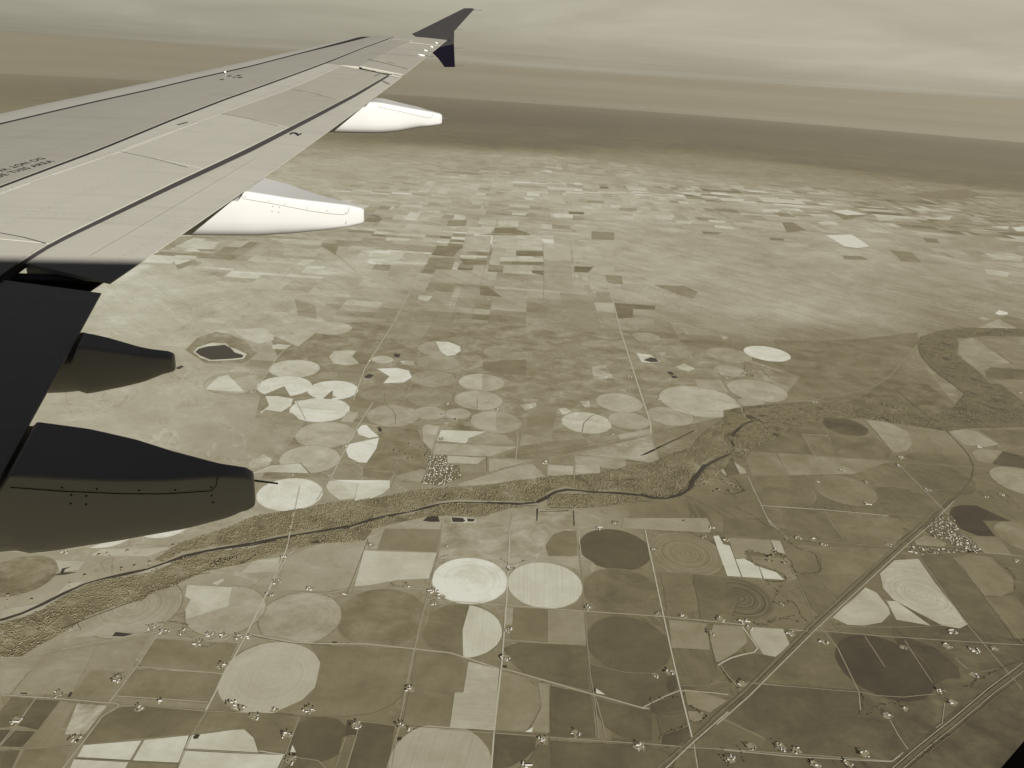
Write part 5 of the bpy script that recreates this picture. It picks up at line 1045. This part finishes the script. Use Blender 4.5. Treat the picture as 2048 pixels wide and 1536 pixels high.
# the words reach past the left border of the photograph
def px_of(a):
    v = air_dir(a-A_CAM); dz = v.dot(c_f); return (1024+F*v.dot(c_r)/dz, 768-F*v.dot(c_u)/dz)
l17 = r1+d_*ln_9*17.2/9.0
text_on_wing('OUTSIDE THIS AREA', (112,322.5), px_of(Vector((l17.x, l17.y, top(l17.x, l17.y)))), .062)
q1 = hit(93,317.5); q0 = hit(29,336.5); ln6 = (q1-q0).length; l11 = q1+(q0-q1).normalized()*ln6*11.3/6.2
text_on_wing('DO NOT WALK', (93,317.5), px_of(Vector((l11.x, l11.y, top(l11.x, l11.y)))), .062, flip=True)
text_on_wing('2', (605,267), (597,271), .10)
for a, b in (((455,153),(462,151)),((466,155),(472,153.5)),((474,152),(481,150)),((476,156),(484,154)),((440,160),(447,158.5))): ribbon('stencil_mark', [a, b], .035, stencil)
def bead(name, px, r, mat, dz=.02):
    p = hit(*px); bm = bmesh.new(); bmesh.ops.create_icosphere(bm, subdivisions=2, radius=r, matrix=Matrix.Translation(a2l((p.x, p.y, p.z+dz))))
    me = bpy.data.meshes.new(name); bm.to_mesh(me); bm.free(); me.materials.append(mat); o = bpy.data.objects.new(name, me); COL.objects.link(o); o.parent = plane
bead('refuel_point_light', (450.5,147.5), .012, bright_edge)

# flap track fairings: canoes running aft under the trailing edge
def interp(tab, x):
    if x <= tab[0][0]: return tab[0][1]
    for (a, va), (b, vb) in zip(tab, tab[1:]):
        if x <= b: return va+(vb-va)*(x-a)/(b-a)
    return tab[-1][1]
def tube(name, a, b, r0, r1, mat, parent, n=6):
    a, b = Vector(a), Vector(b); t = (b-a).normalized(); u = t.orthogonal().normalized(); v_ = t.cross(u); V = []
    for p, r in ((a, r0), (b, r1)): V += [a2l(p+u*r*math.cos(i*2*math.pi/n)+v_*r*math.sin(i*2*math.pi/n)) for i in range(n)]
    return new_mesh(name, V, [(i, (i+1) % n, n+(i+1) % n, n+i) for i in range(n)]+[tuple(range(n))[::-1], tuple(range(n, 2*n))], mat, parent=parent, smooth=True)
def fairing(yn0, yn1, yf0, ridge, far, bottom, tail_top, tail_bot, wick=None, panel=None, rivets=(), tilt=.14, bofs=.08, name='flap_track_fairing', x_fwd=1.3, seam_mat=None, soft=.0):
    """ridge / far / bottom: photo pixels of the near upper edge, far upper edge and lower outline; tail_*: end of the canoe"""
    yc = (yn0+yf0)/2; xt = x_te(yn0); tail = on_plane(*tail_top, (0, yn1, 0), (0, 1, 0)); x1 = tail.x
    k_ = (yn1-yn0)/(x1-xt); nrm = (-k_, 1, 0); p0 = (xt, yn0, 0)   # slanted near side
    rg = sorted([(q.x, q.z) for q in (on_plane(*p, p0, nrm) for p in ridge+[tail_top])])
    bt = sorted([(q.x, q.z) for q in (on_plane(*p, (xt, yn0+bofs, 0), (-k_, 1, 0)) for p in bottom+[tail_bot])])
    yn = lambda x: yn0+k_*(x-xt) if x > xt else yn0
    fr = []
    for p in far:
        d = ray_a(*p); t = 1.0
        for it in range(4000):
            q = A_CAM+d*t
            if q.z < interp(rg, q.x)+tilt*(q.y-yn(q.x)): break
            t += .01
        fr.append((q.x, max(q.y, yn(q.x)+.09)))
    fr.sort(); fr = [(a, b) for a, b in fr if a < x1-.03]; fr.append((x1, max(yn1+.07, fr[-1][1]-.04))); print('fairing', [(round(a, 2), round(b, 2)) for a, b in fr], round(x1, 2), xt, rg[0], bt[0])
    yfar = lambda x: min(yf0, interp(fr, x)) if x > xt else yf0
    x0 = xt-x_fwd; n = 44; V = []; Fc = []
    xs = [x0+(x1-x0)*(1-(1-i/n)**1.15) for i in range(n+1)]
    NT, NS, NB = 5, 5, 9; ns = NT+NS+NB+NS-1
    def sect(x, sc=1.0):
        a_, b_ = yn(x), yfar(x); h_ = (b_-a_)/2; ym = (a_+b_)/2
        zt_ = interp(rg, x); zb = interp(bt, x)
        if x < bt[0][0]: zb = bt[0][1]+(bt[0][0]-x)*min(.12, (bt[1][1]-bt[0][1])/(bt[1][0]-bt[0][0])*-.6)
        if x < xt: zt_ = min(zf(yn0)-.07, rg[0][1]-.05)
        out_ = []
        for i in range(NT): out_.append((a_+(b_-a_)*i/(NT-1), zt_+tilt*(b_-a_)*i/(NT-1)))
        ztf = zt_+tilt*(b_-a_); zr = zb+min(h_*.75, (zt_-zb)*.5)
        for i in range(1, NS): out_.append((b_+.004*math.sin(i/NS*3.14), ztf+(zr-ztf)*i/NS))
        for i in range(NB+1):
            an = math.pi*i/NB; out_.append((ym+h_*math.cos(an), zr-(zr-zb)*math.sin(an)**.8))
        for i in range(1, NS-1): out_.append((a_-.004*math.sin(i/NS*3.14), zr+(zt_-zr)*i/(NS-1)))
        zm = (zt_+zb)/2
        return [(x, ym+(p[0]-ym)*sc, zm+(p[1]-zm)*sc) for p in out_]
    ns = len(sect(xt))
    sl = (XT-XK)/10.6 if yn0 > 6.4 else 0.0
    shear = lambda q: (q[0]+sl*(q[1]-yn0)*(1 if q[0] <= xt else max(0, 1-(q[0]-xt)/(x1-xt)/.6)), q[1], q[2])
    for x in xs: V += [a2l(shear(q)) for q in sect(x)]
    V += [a2l((q[0]+.03, q[1], q[2])) for q in sect(x1, .80)]
    m_ = len(xs)+1
    for i in range(m_-1): Fc += [(i*ns+j, i*ns+(j+1) % ns, (i+1)*ns+(j+1) % ns, (i+1)*ns+j) for j in range(ns)]
    Fc += [tuple(range(ns)), tuple(range((m_-1)*ns, m_*ns))[::-1]]
    o = new_mesh(name, V, Fc, fairing_paint, parent=plane, smooth=True)
    bm = bmesh.new(); bm.from_mesh(o.data); bmesh.ops.recalc_face_normals(bm, faces=bm.faces); bm.to_mesh(o.data); bm.free()
    bv_ = o.modifiers.new('soft_edges', 'BEVEL'); bv_.width = .012; bv_.segments = 3; bv_.angle_limit = rad(40); bv_.limit_method = 'ANGLE'
    o.data.set_sharp_from_angle(angle=rad(60))
    # details projected on the near side: hinge panel seam and fasteners
    from mathutils.bvhtree import BVHTree
    bv = BVHTree.FromPolygons([Vector(q.co) for q in o.data.vertices], [tuple(p.vertices) for p in o.data.polygons])
    cam_l = Vector(a2l(A_CAM))
    def on(px): 
        h_ = bv.ray_cast(cam_l, ray_a(*px)); return (h_[0], h_[1]) if h_[0] else None
    if panel:
        V = []; Fc = []; pts = []
        for a, b in zip(panel, panel[1:]):
            for i in range(6): pts.append((a[0]+(b[0]-a[0])*i/6, a[1]+(b[1]-a[1])*i/6))
        pts.append(panel[-1]); hs = [on(p) for p in pts]; hs = [h_ for h_ in hs if h_]
        for i, (p, nn) in enumerate(hs):
            t = (hs[min(i+1, len(hs)-1)][0]-hs[max(i-1, 0)][0]).normalized(); sd_ = t.cross(nn).normalized()*.0017
            V += [p+nn*.002+sd_, p+nn*.002-sd_]
            if i: Fc.append((2*i-2, 2*i-1, 2*i+1, 2*i))
        new_mesh('hinge_panel_seam', [tuple(q) for q in V], Fc, seam_mat or seal, parent=o)
    if rivets:
        bm = bmesh.new()
        for p in rivets:
            h_ = on(p)
            if h_: bmesh.ops.create_cone(bm, cap_ends=True, segments=8, radius1=.0045, radius2=.004, depth=.003, matrix=Matrix.Translation(h_[0]) @ h_[1].to_track_quat('Z', 'Y').to_matrix().to_4x4())
        me = bpy.data.meshes.new('rivets'); bm.to_mesh(me); bm.free(); me.materials.append(stencil); ro = bpy.data.objects.new('rivets', me); COL.objects.link(ro); ro.parent = o
    if wick:
        a = on_plane(*wick[0], (0, yc, 0), (0, 1, 0)); b = on_plane(*wick[1], (0, yc, 0), (0, 1, 0)); tube('static_wick', a-Vector((.08, 0, 0)), b, .006, .004, metal, o)
    return o
def z2(pts, ox, oy, s): return [(ox+x/s, oy+y/s) for x, y in pts]
fairing(8.20, 8.34, 8.60, z2([(690,197),(1100,262),(1660,328)],340,340,4.655), z2([(860,85),(1040,130),(1300,200),(1500,262),(1640,312)],340,340,4.655), z2([(0,648),(400,640),(800,628),(1100,606),(1400,566),(1650,520)],340,340,4.655), (721,416), (722,445),
  wick=((726,424.5),(759,433)), panel=z2([(672,215),(668,250),(690,268),(1000,322),(1300,380),(1500,408),(1620,416),(1655,400),(1670,345)],340,340,4.655),
  rivets=z2([(700,250),(920,292),(1065,318),(1275,354),(1460,380),(1636,398),(955,338),(1020,346),(950,384),(1012,394),(1640,484),(1636,500)],340,340,4.655))
fairing(11.84, 11.98, 12.14, z2([(860,255),(1200,318),(1640,396)],640,170,7.314), z2([(970,168),(1200,232),(1400,305),(1600,378)],640,170,7.314), z2([(60,706),(500,712),(850,706),(1100,684),(1350,640),(1600,596)],640,170,7.314), (880,228), (880,248),
  wick=((882,234),(902,239.5)), panel=z2([(858,272),(866,325),(1200,394),(1450,455),(1600,484),(1640,465),(1650,410)],640,170,7.314),
  rivets=z2([(890,305),(1145,402),(1475,430)],640,170,7.314))
fairing(5.62, 5.66, 5.95, z2([(690,365),(1100,425),(1600,490)],60,640,6.827), z2([(720,165),(1100,250),(1500,360),(1800,455)],60,640,6.827), z2([(140,1050),(500,1025),(900,965),(1300,875),(1600,790)],60,640,6.827), (333,714), (337,738))
fairing(4.60, 4.66, 5.06, z2([(0,500),(500,530),(900,548),(1300,545),(1730,515)],0,820,3.938), z2([(250,85),(700,140),(1050,222),(1400,325),(1730,430),(1880,478)],0,820,3.938), z2([(0,1108),(500,1055),(1000,962),(1500,835),(1850,715)],0,820,3.938), (490,953), (493,990), bofs=.15,
  wick=((493,952),(556,967)), panel=z2([(0,602),(500,640),(1000,660),(1300,660),(1660,636),(1700,600),(1715,525)],0,820,3.938), seam_mat=stencil,
  rivets=z2([(490,610),(763,622),(1095,632),(1380,628),(1660,607),(560,668),(680,676),(556,736),(678,742),(1668,674),(1678,727)],0,820,3.938))
# wing tip fence
wy = YT+.02
def fence(name, pts, cant, parent, mt_=None):
    hz = zf(17.0)
    V = []; P_ = [on_plane(*p, (0, wy, hz), (0, 1, -cant)) for p in pts]; n = len(P_)
    c = sum(P_, Vector())/n; off = Vector((0, .035, 0))
    V = [a2l(p) for p in P_]+[a2l(c+(p-c)*.96+off) for p in P_]+[a2l(p+off*2) for p in P_]
    Fc = [tuple(range(n)), tuple(range(2*n, 3*n))[::-1]]
    for l_ in (0, 1): Fc += [(l_*n+i, l_*n+(i+1) % n, (l_+1)*n+(i+1) % n, (l_+1)*n+i) for i in range(n)]
    o = new_mesh(name, V, Fc, mt_ or navy, parent=parent)
    bm = bmesh.new(); bm.from_mesh(o.data); bmesh.ops.recalc_face_normals(bm, faces=bm.faces); bm.to_mesh(o.data); bm.free(); return o
W = z2([(985,462),(1080,420),(1700,112),(1800,112),(1835,122),(1560,425),(1556,600),(1300,660),(1250,640)],680,0,6.827)
fup = fence('wing_tip_fence', W, .06, plane)
fence('lower_fin', z2([(1556,602),(1570,915),(1435,917),(1350,800),(1250,702),(1300,655),(1400,560),(1500,540)],680,0,6.827), -.02, fup, shaded_fin_paint)
for a, b in (((1835,140),(1930,142)),((1585,397),(1672,399)),((1575,658),(1675,658)),((1575,893),(1690,896))):
    p, q = (on_plane(*z2([v_], 680, 0, 6.827)[0], (0, wy+.03, 0), (0, 1, 0)) for v_ in (a, b)); tube('static_wick', p-Vector((.06, 0, 0)), q, .005, .004, metal, fup)
for a, b in (((1070,752),(1280,770)),((1150,690),(1260,705)),((1235,640),(1330,655)),((1305,588),(1380,600))):
    A = hit(*z2([a], 680, 0, 6.827)[0]); Bq = on_plane(*z2([b], 680, 0, 6.827)[0], A, (0, 1, 0)) ; Bq = Vector((max(Bq.x, A.x+.1), A.y, Bq.z))
    mm = A.lerp(Bq, .4); tube('wick_base', A+Vector((0, 0, .01)), mm, .009, .007, bright_edge, plane); tube('static_wick', mm, Bq, .005, .004, metal, plane)

# fuselage: a hollow tube with the cabin window the picture is taken through
FR = 1.83; FC = Vector((0, 0, -.45)); xa, xb = A_CAM.x-.40, A_CAM.x+.60
ths = [math.radians(-90+i*6) for i in range(61)]
pa_, pb_ = math.radians(-18), math.radians(30)
def fpt(x, th, r=FR): return (x, FC.y+r*math.cos(th), FC.z+r*math.sin(th))
V = []; Fc = []
def add(vs_): 
    b = len(V); V.extend(vs_); return b
for X in ([-13+i*1.5 for i in range(13)]+[xa], [xa, xb], [xb]+[8.5+i*1.6 for i in range(14)]):
    rr_ = list(X)
    for x_0, x_1 in zip(rr_, rr_[1:]):
        for t0, t1 in zip(ths, ths[1:]):
            mid = (t0+t1)/2
            if X == [xa, xb] and pa_ < mid < pb_: continue
            b = add([fpt(x_0, t0), fpt(x_1, t0), fpt(x_1, t1), fpt(x_0, t1)]); Fc.append((b, b+1, b+2, b+3))
# patch with the window opening
def wall_hit(p):
    d = ray_a(*p); o_ = A_CAM-FC; A_ = d.y*d.y+d.z*d.z; B_ = 2*(o_.y*d.y+o_.z*d.z); C_ = o_.y**2+o_.z**2-FR*FR
    return A_CAM+d*((-B_+math.sqrt(B_*B_-4*A_*C_))/(2*A_))
w1, w2 = wall_hit((2048,1476)), wall_hit((2004,1536)); cxw, czw = A_CAM.x+.040, -.020
best = None
for hwx_ in np.arange(.09, .20, .001):
    for hwz_ in np.arange(.10, .25, .001):
        e_ = sum((abs((q.x-cxw)/hwx_)**3.2+abs((q.z-czw)/hwz_)**3.2-1)**2 for q in (w1, w2))
        if best is None or e_ < best[0]: best = (e_, hwx_, hwz_)
hwx, hwz = best[1:]; print('window', best, w1-A_CAM, w2-A_CAM)
npt = 96; outer = []; inner = []
for i in range(npt):
    a = 2*math.pi*i/npt; ca, sa = math.cos(a), math.sin(a); s = 1/max(abs(ca), abs(sa))
    xm, tm = (xa+xb)/2, (pa_+pb_)/2
    outer.append(fpt(xm+ca*s*(xb-xa)/2, tm+sa*s*(pb_-pa_)/2))
    ix = cxw+hwx*math.copysign(abs(ca)**.62, ca); iz = czw+hwz*math.copysign(abs(sa)**.62, sa)
    inner.append(fpt(ix, math.asin((iz-FC.z)/FR)))
inner2 = [(q[0], q[1]-.008, q[2]) for q in inner]
b = add(outer); c = add(inner); d_i = add(inner2)
for i in range(npt):
    j = (i+1) % npt; Fc.append((b+i, b+j, c+j, c+i)); Fc.append((c+i, c+j, d_i+j, d_i+i))
V = [a2l(q) for q in V]
fus = new_mesh('fuselage', V, Fc, [black_rubber], parent=plane)
bm = bmesh.new(); bm.from_mesh(fus.data); bmesh.ops.remove_doubles(bm, verts=bm.verts, dist=1e-4)
bm.to_mesh(fus.data); bm.free()
inn = new_mesh('window_frame', [a2l(q) for q in [(p[0], p[1]-.008, p[2]) for p in inner]+[(p[0]+(p[0]-cxw)*.9, p[1]-.055, p[2]+(p[2]-czw)*.9) for p in inner]], [(i, (i+1) % npt, npt+(i+1) % npt, npt+i) for i in range(npt)], navy, parent=plane)
# ------------------------------------------------------------------ haze
hz_ = 262500.0; zb_ = gz(262000, 0)-1; zt_ = 4.0
Vh = [(x, y, z_) for z_ in (zb_, zt_) for x, y in ((-hz_, -hz_), (hz_, -hz_), (hz_, hz_), (-hz_, hz_))]
hm = bpy.data.materials.new('haze'); hm.use_nodes = True; hn = hm.node_tree.nodes; hn.clear()
pv = hn.new('ShaderNodeVolumePrincipled'); ho = hn.new('ShaderNodeOutputMaterial'); hm.node_tree.links.new(pv.outputs[0], ho.inputs['Volume'])
pv.inputs['Color'].default_value = (.50, .455, .35, 1); pv.inputs['Density'].default_value = 6.2e-6; pv.inputs['Anisotropy'].default_value = .3
hz = new_mesh('haze', Vh, [(0,3,2,1),(4,5,6,7),(0,1,5,4),(1,2,6,5),(2,3,7,6),(3,0,4,7)], hm); tag(hz, kind='stuff')
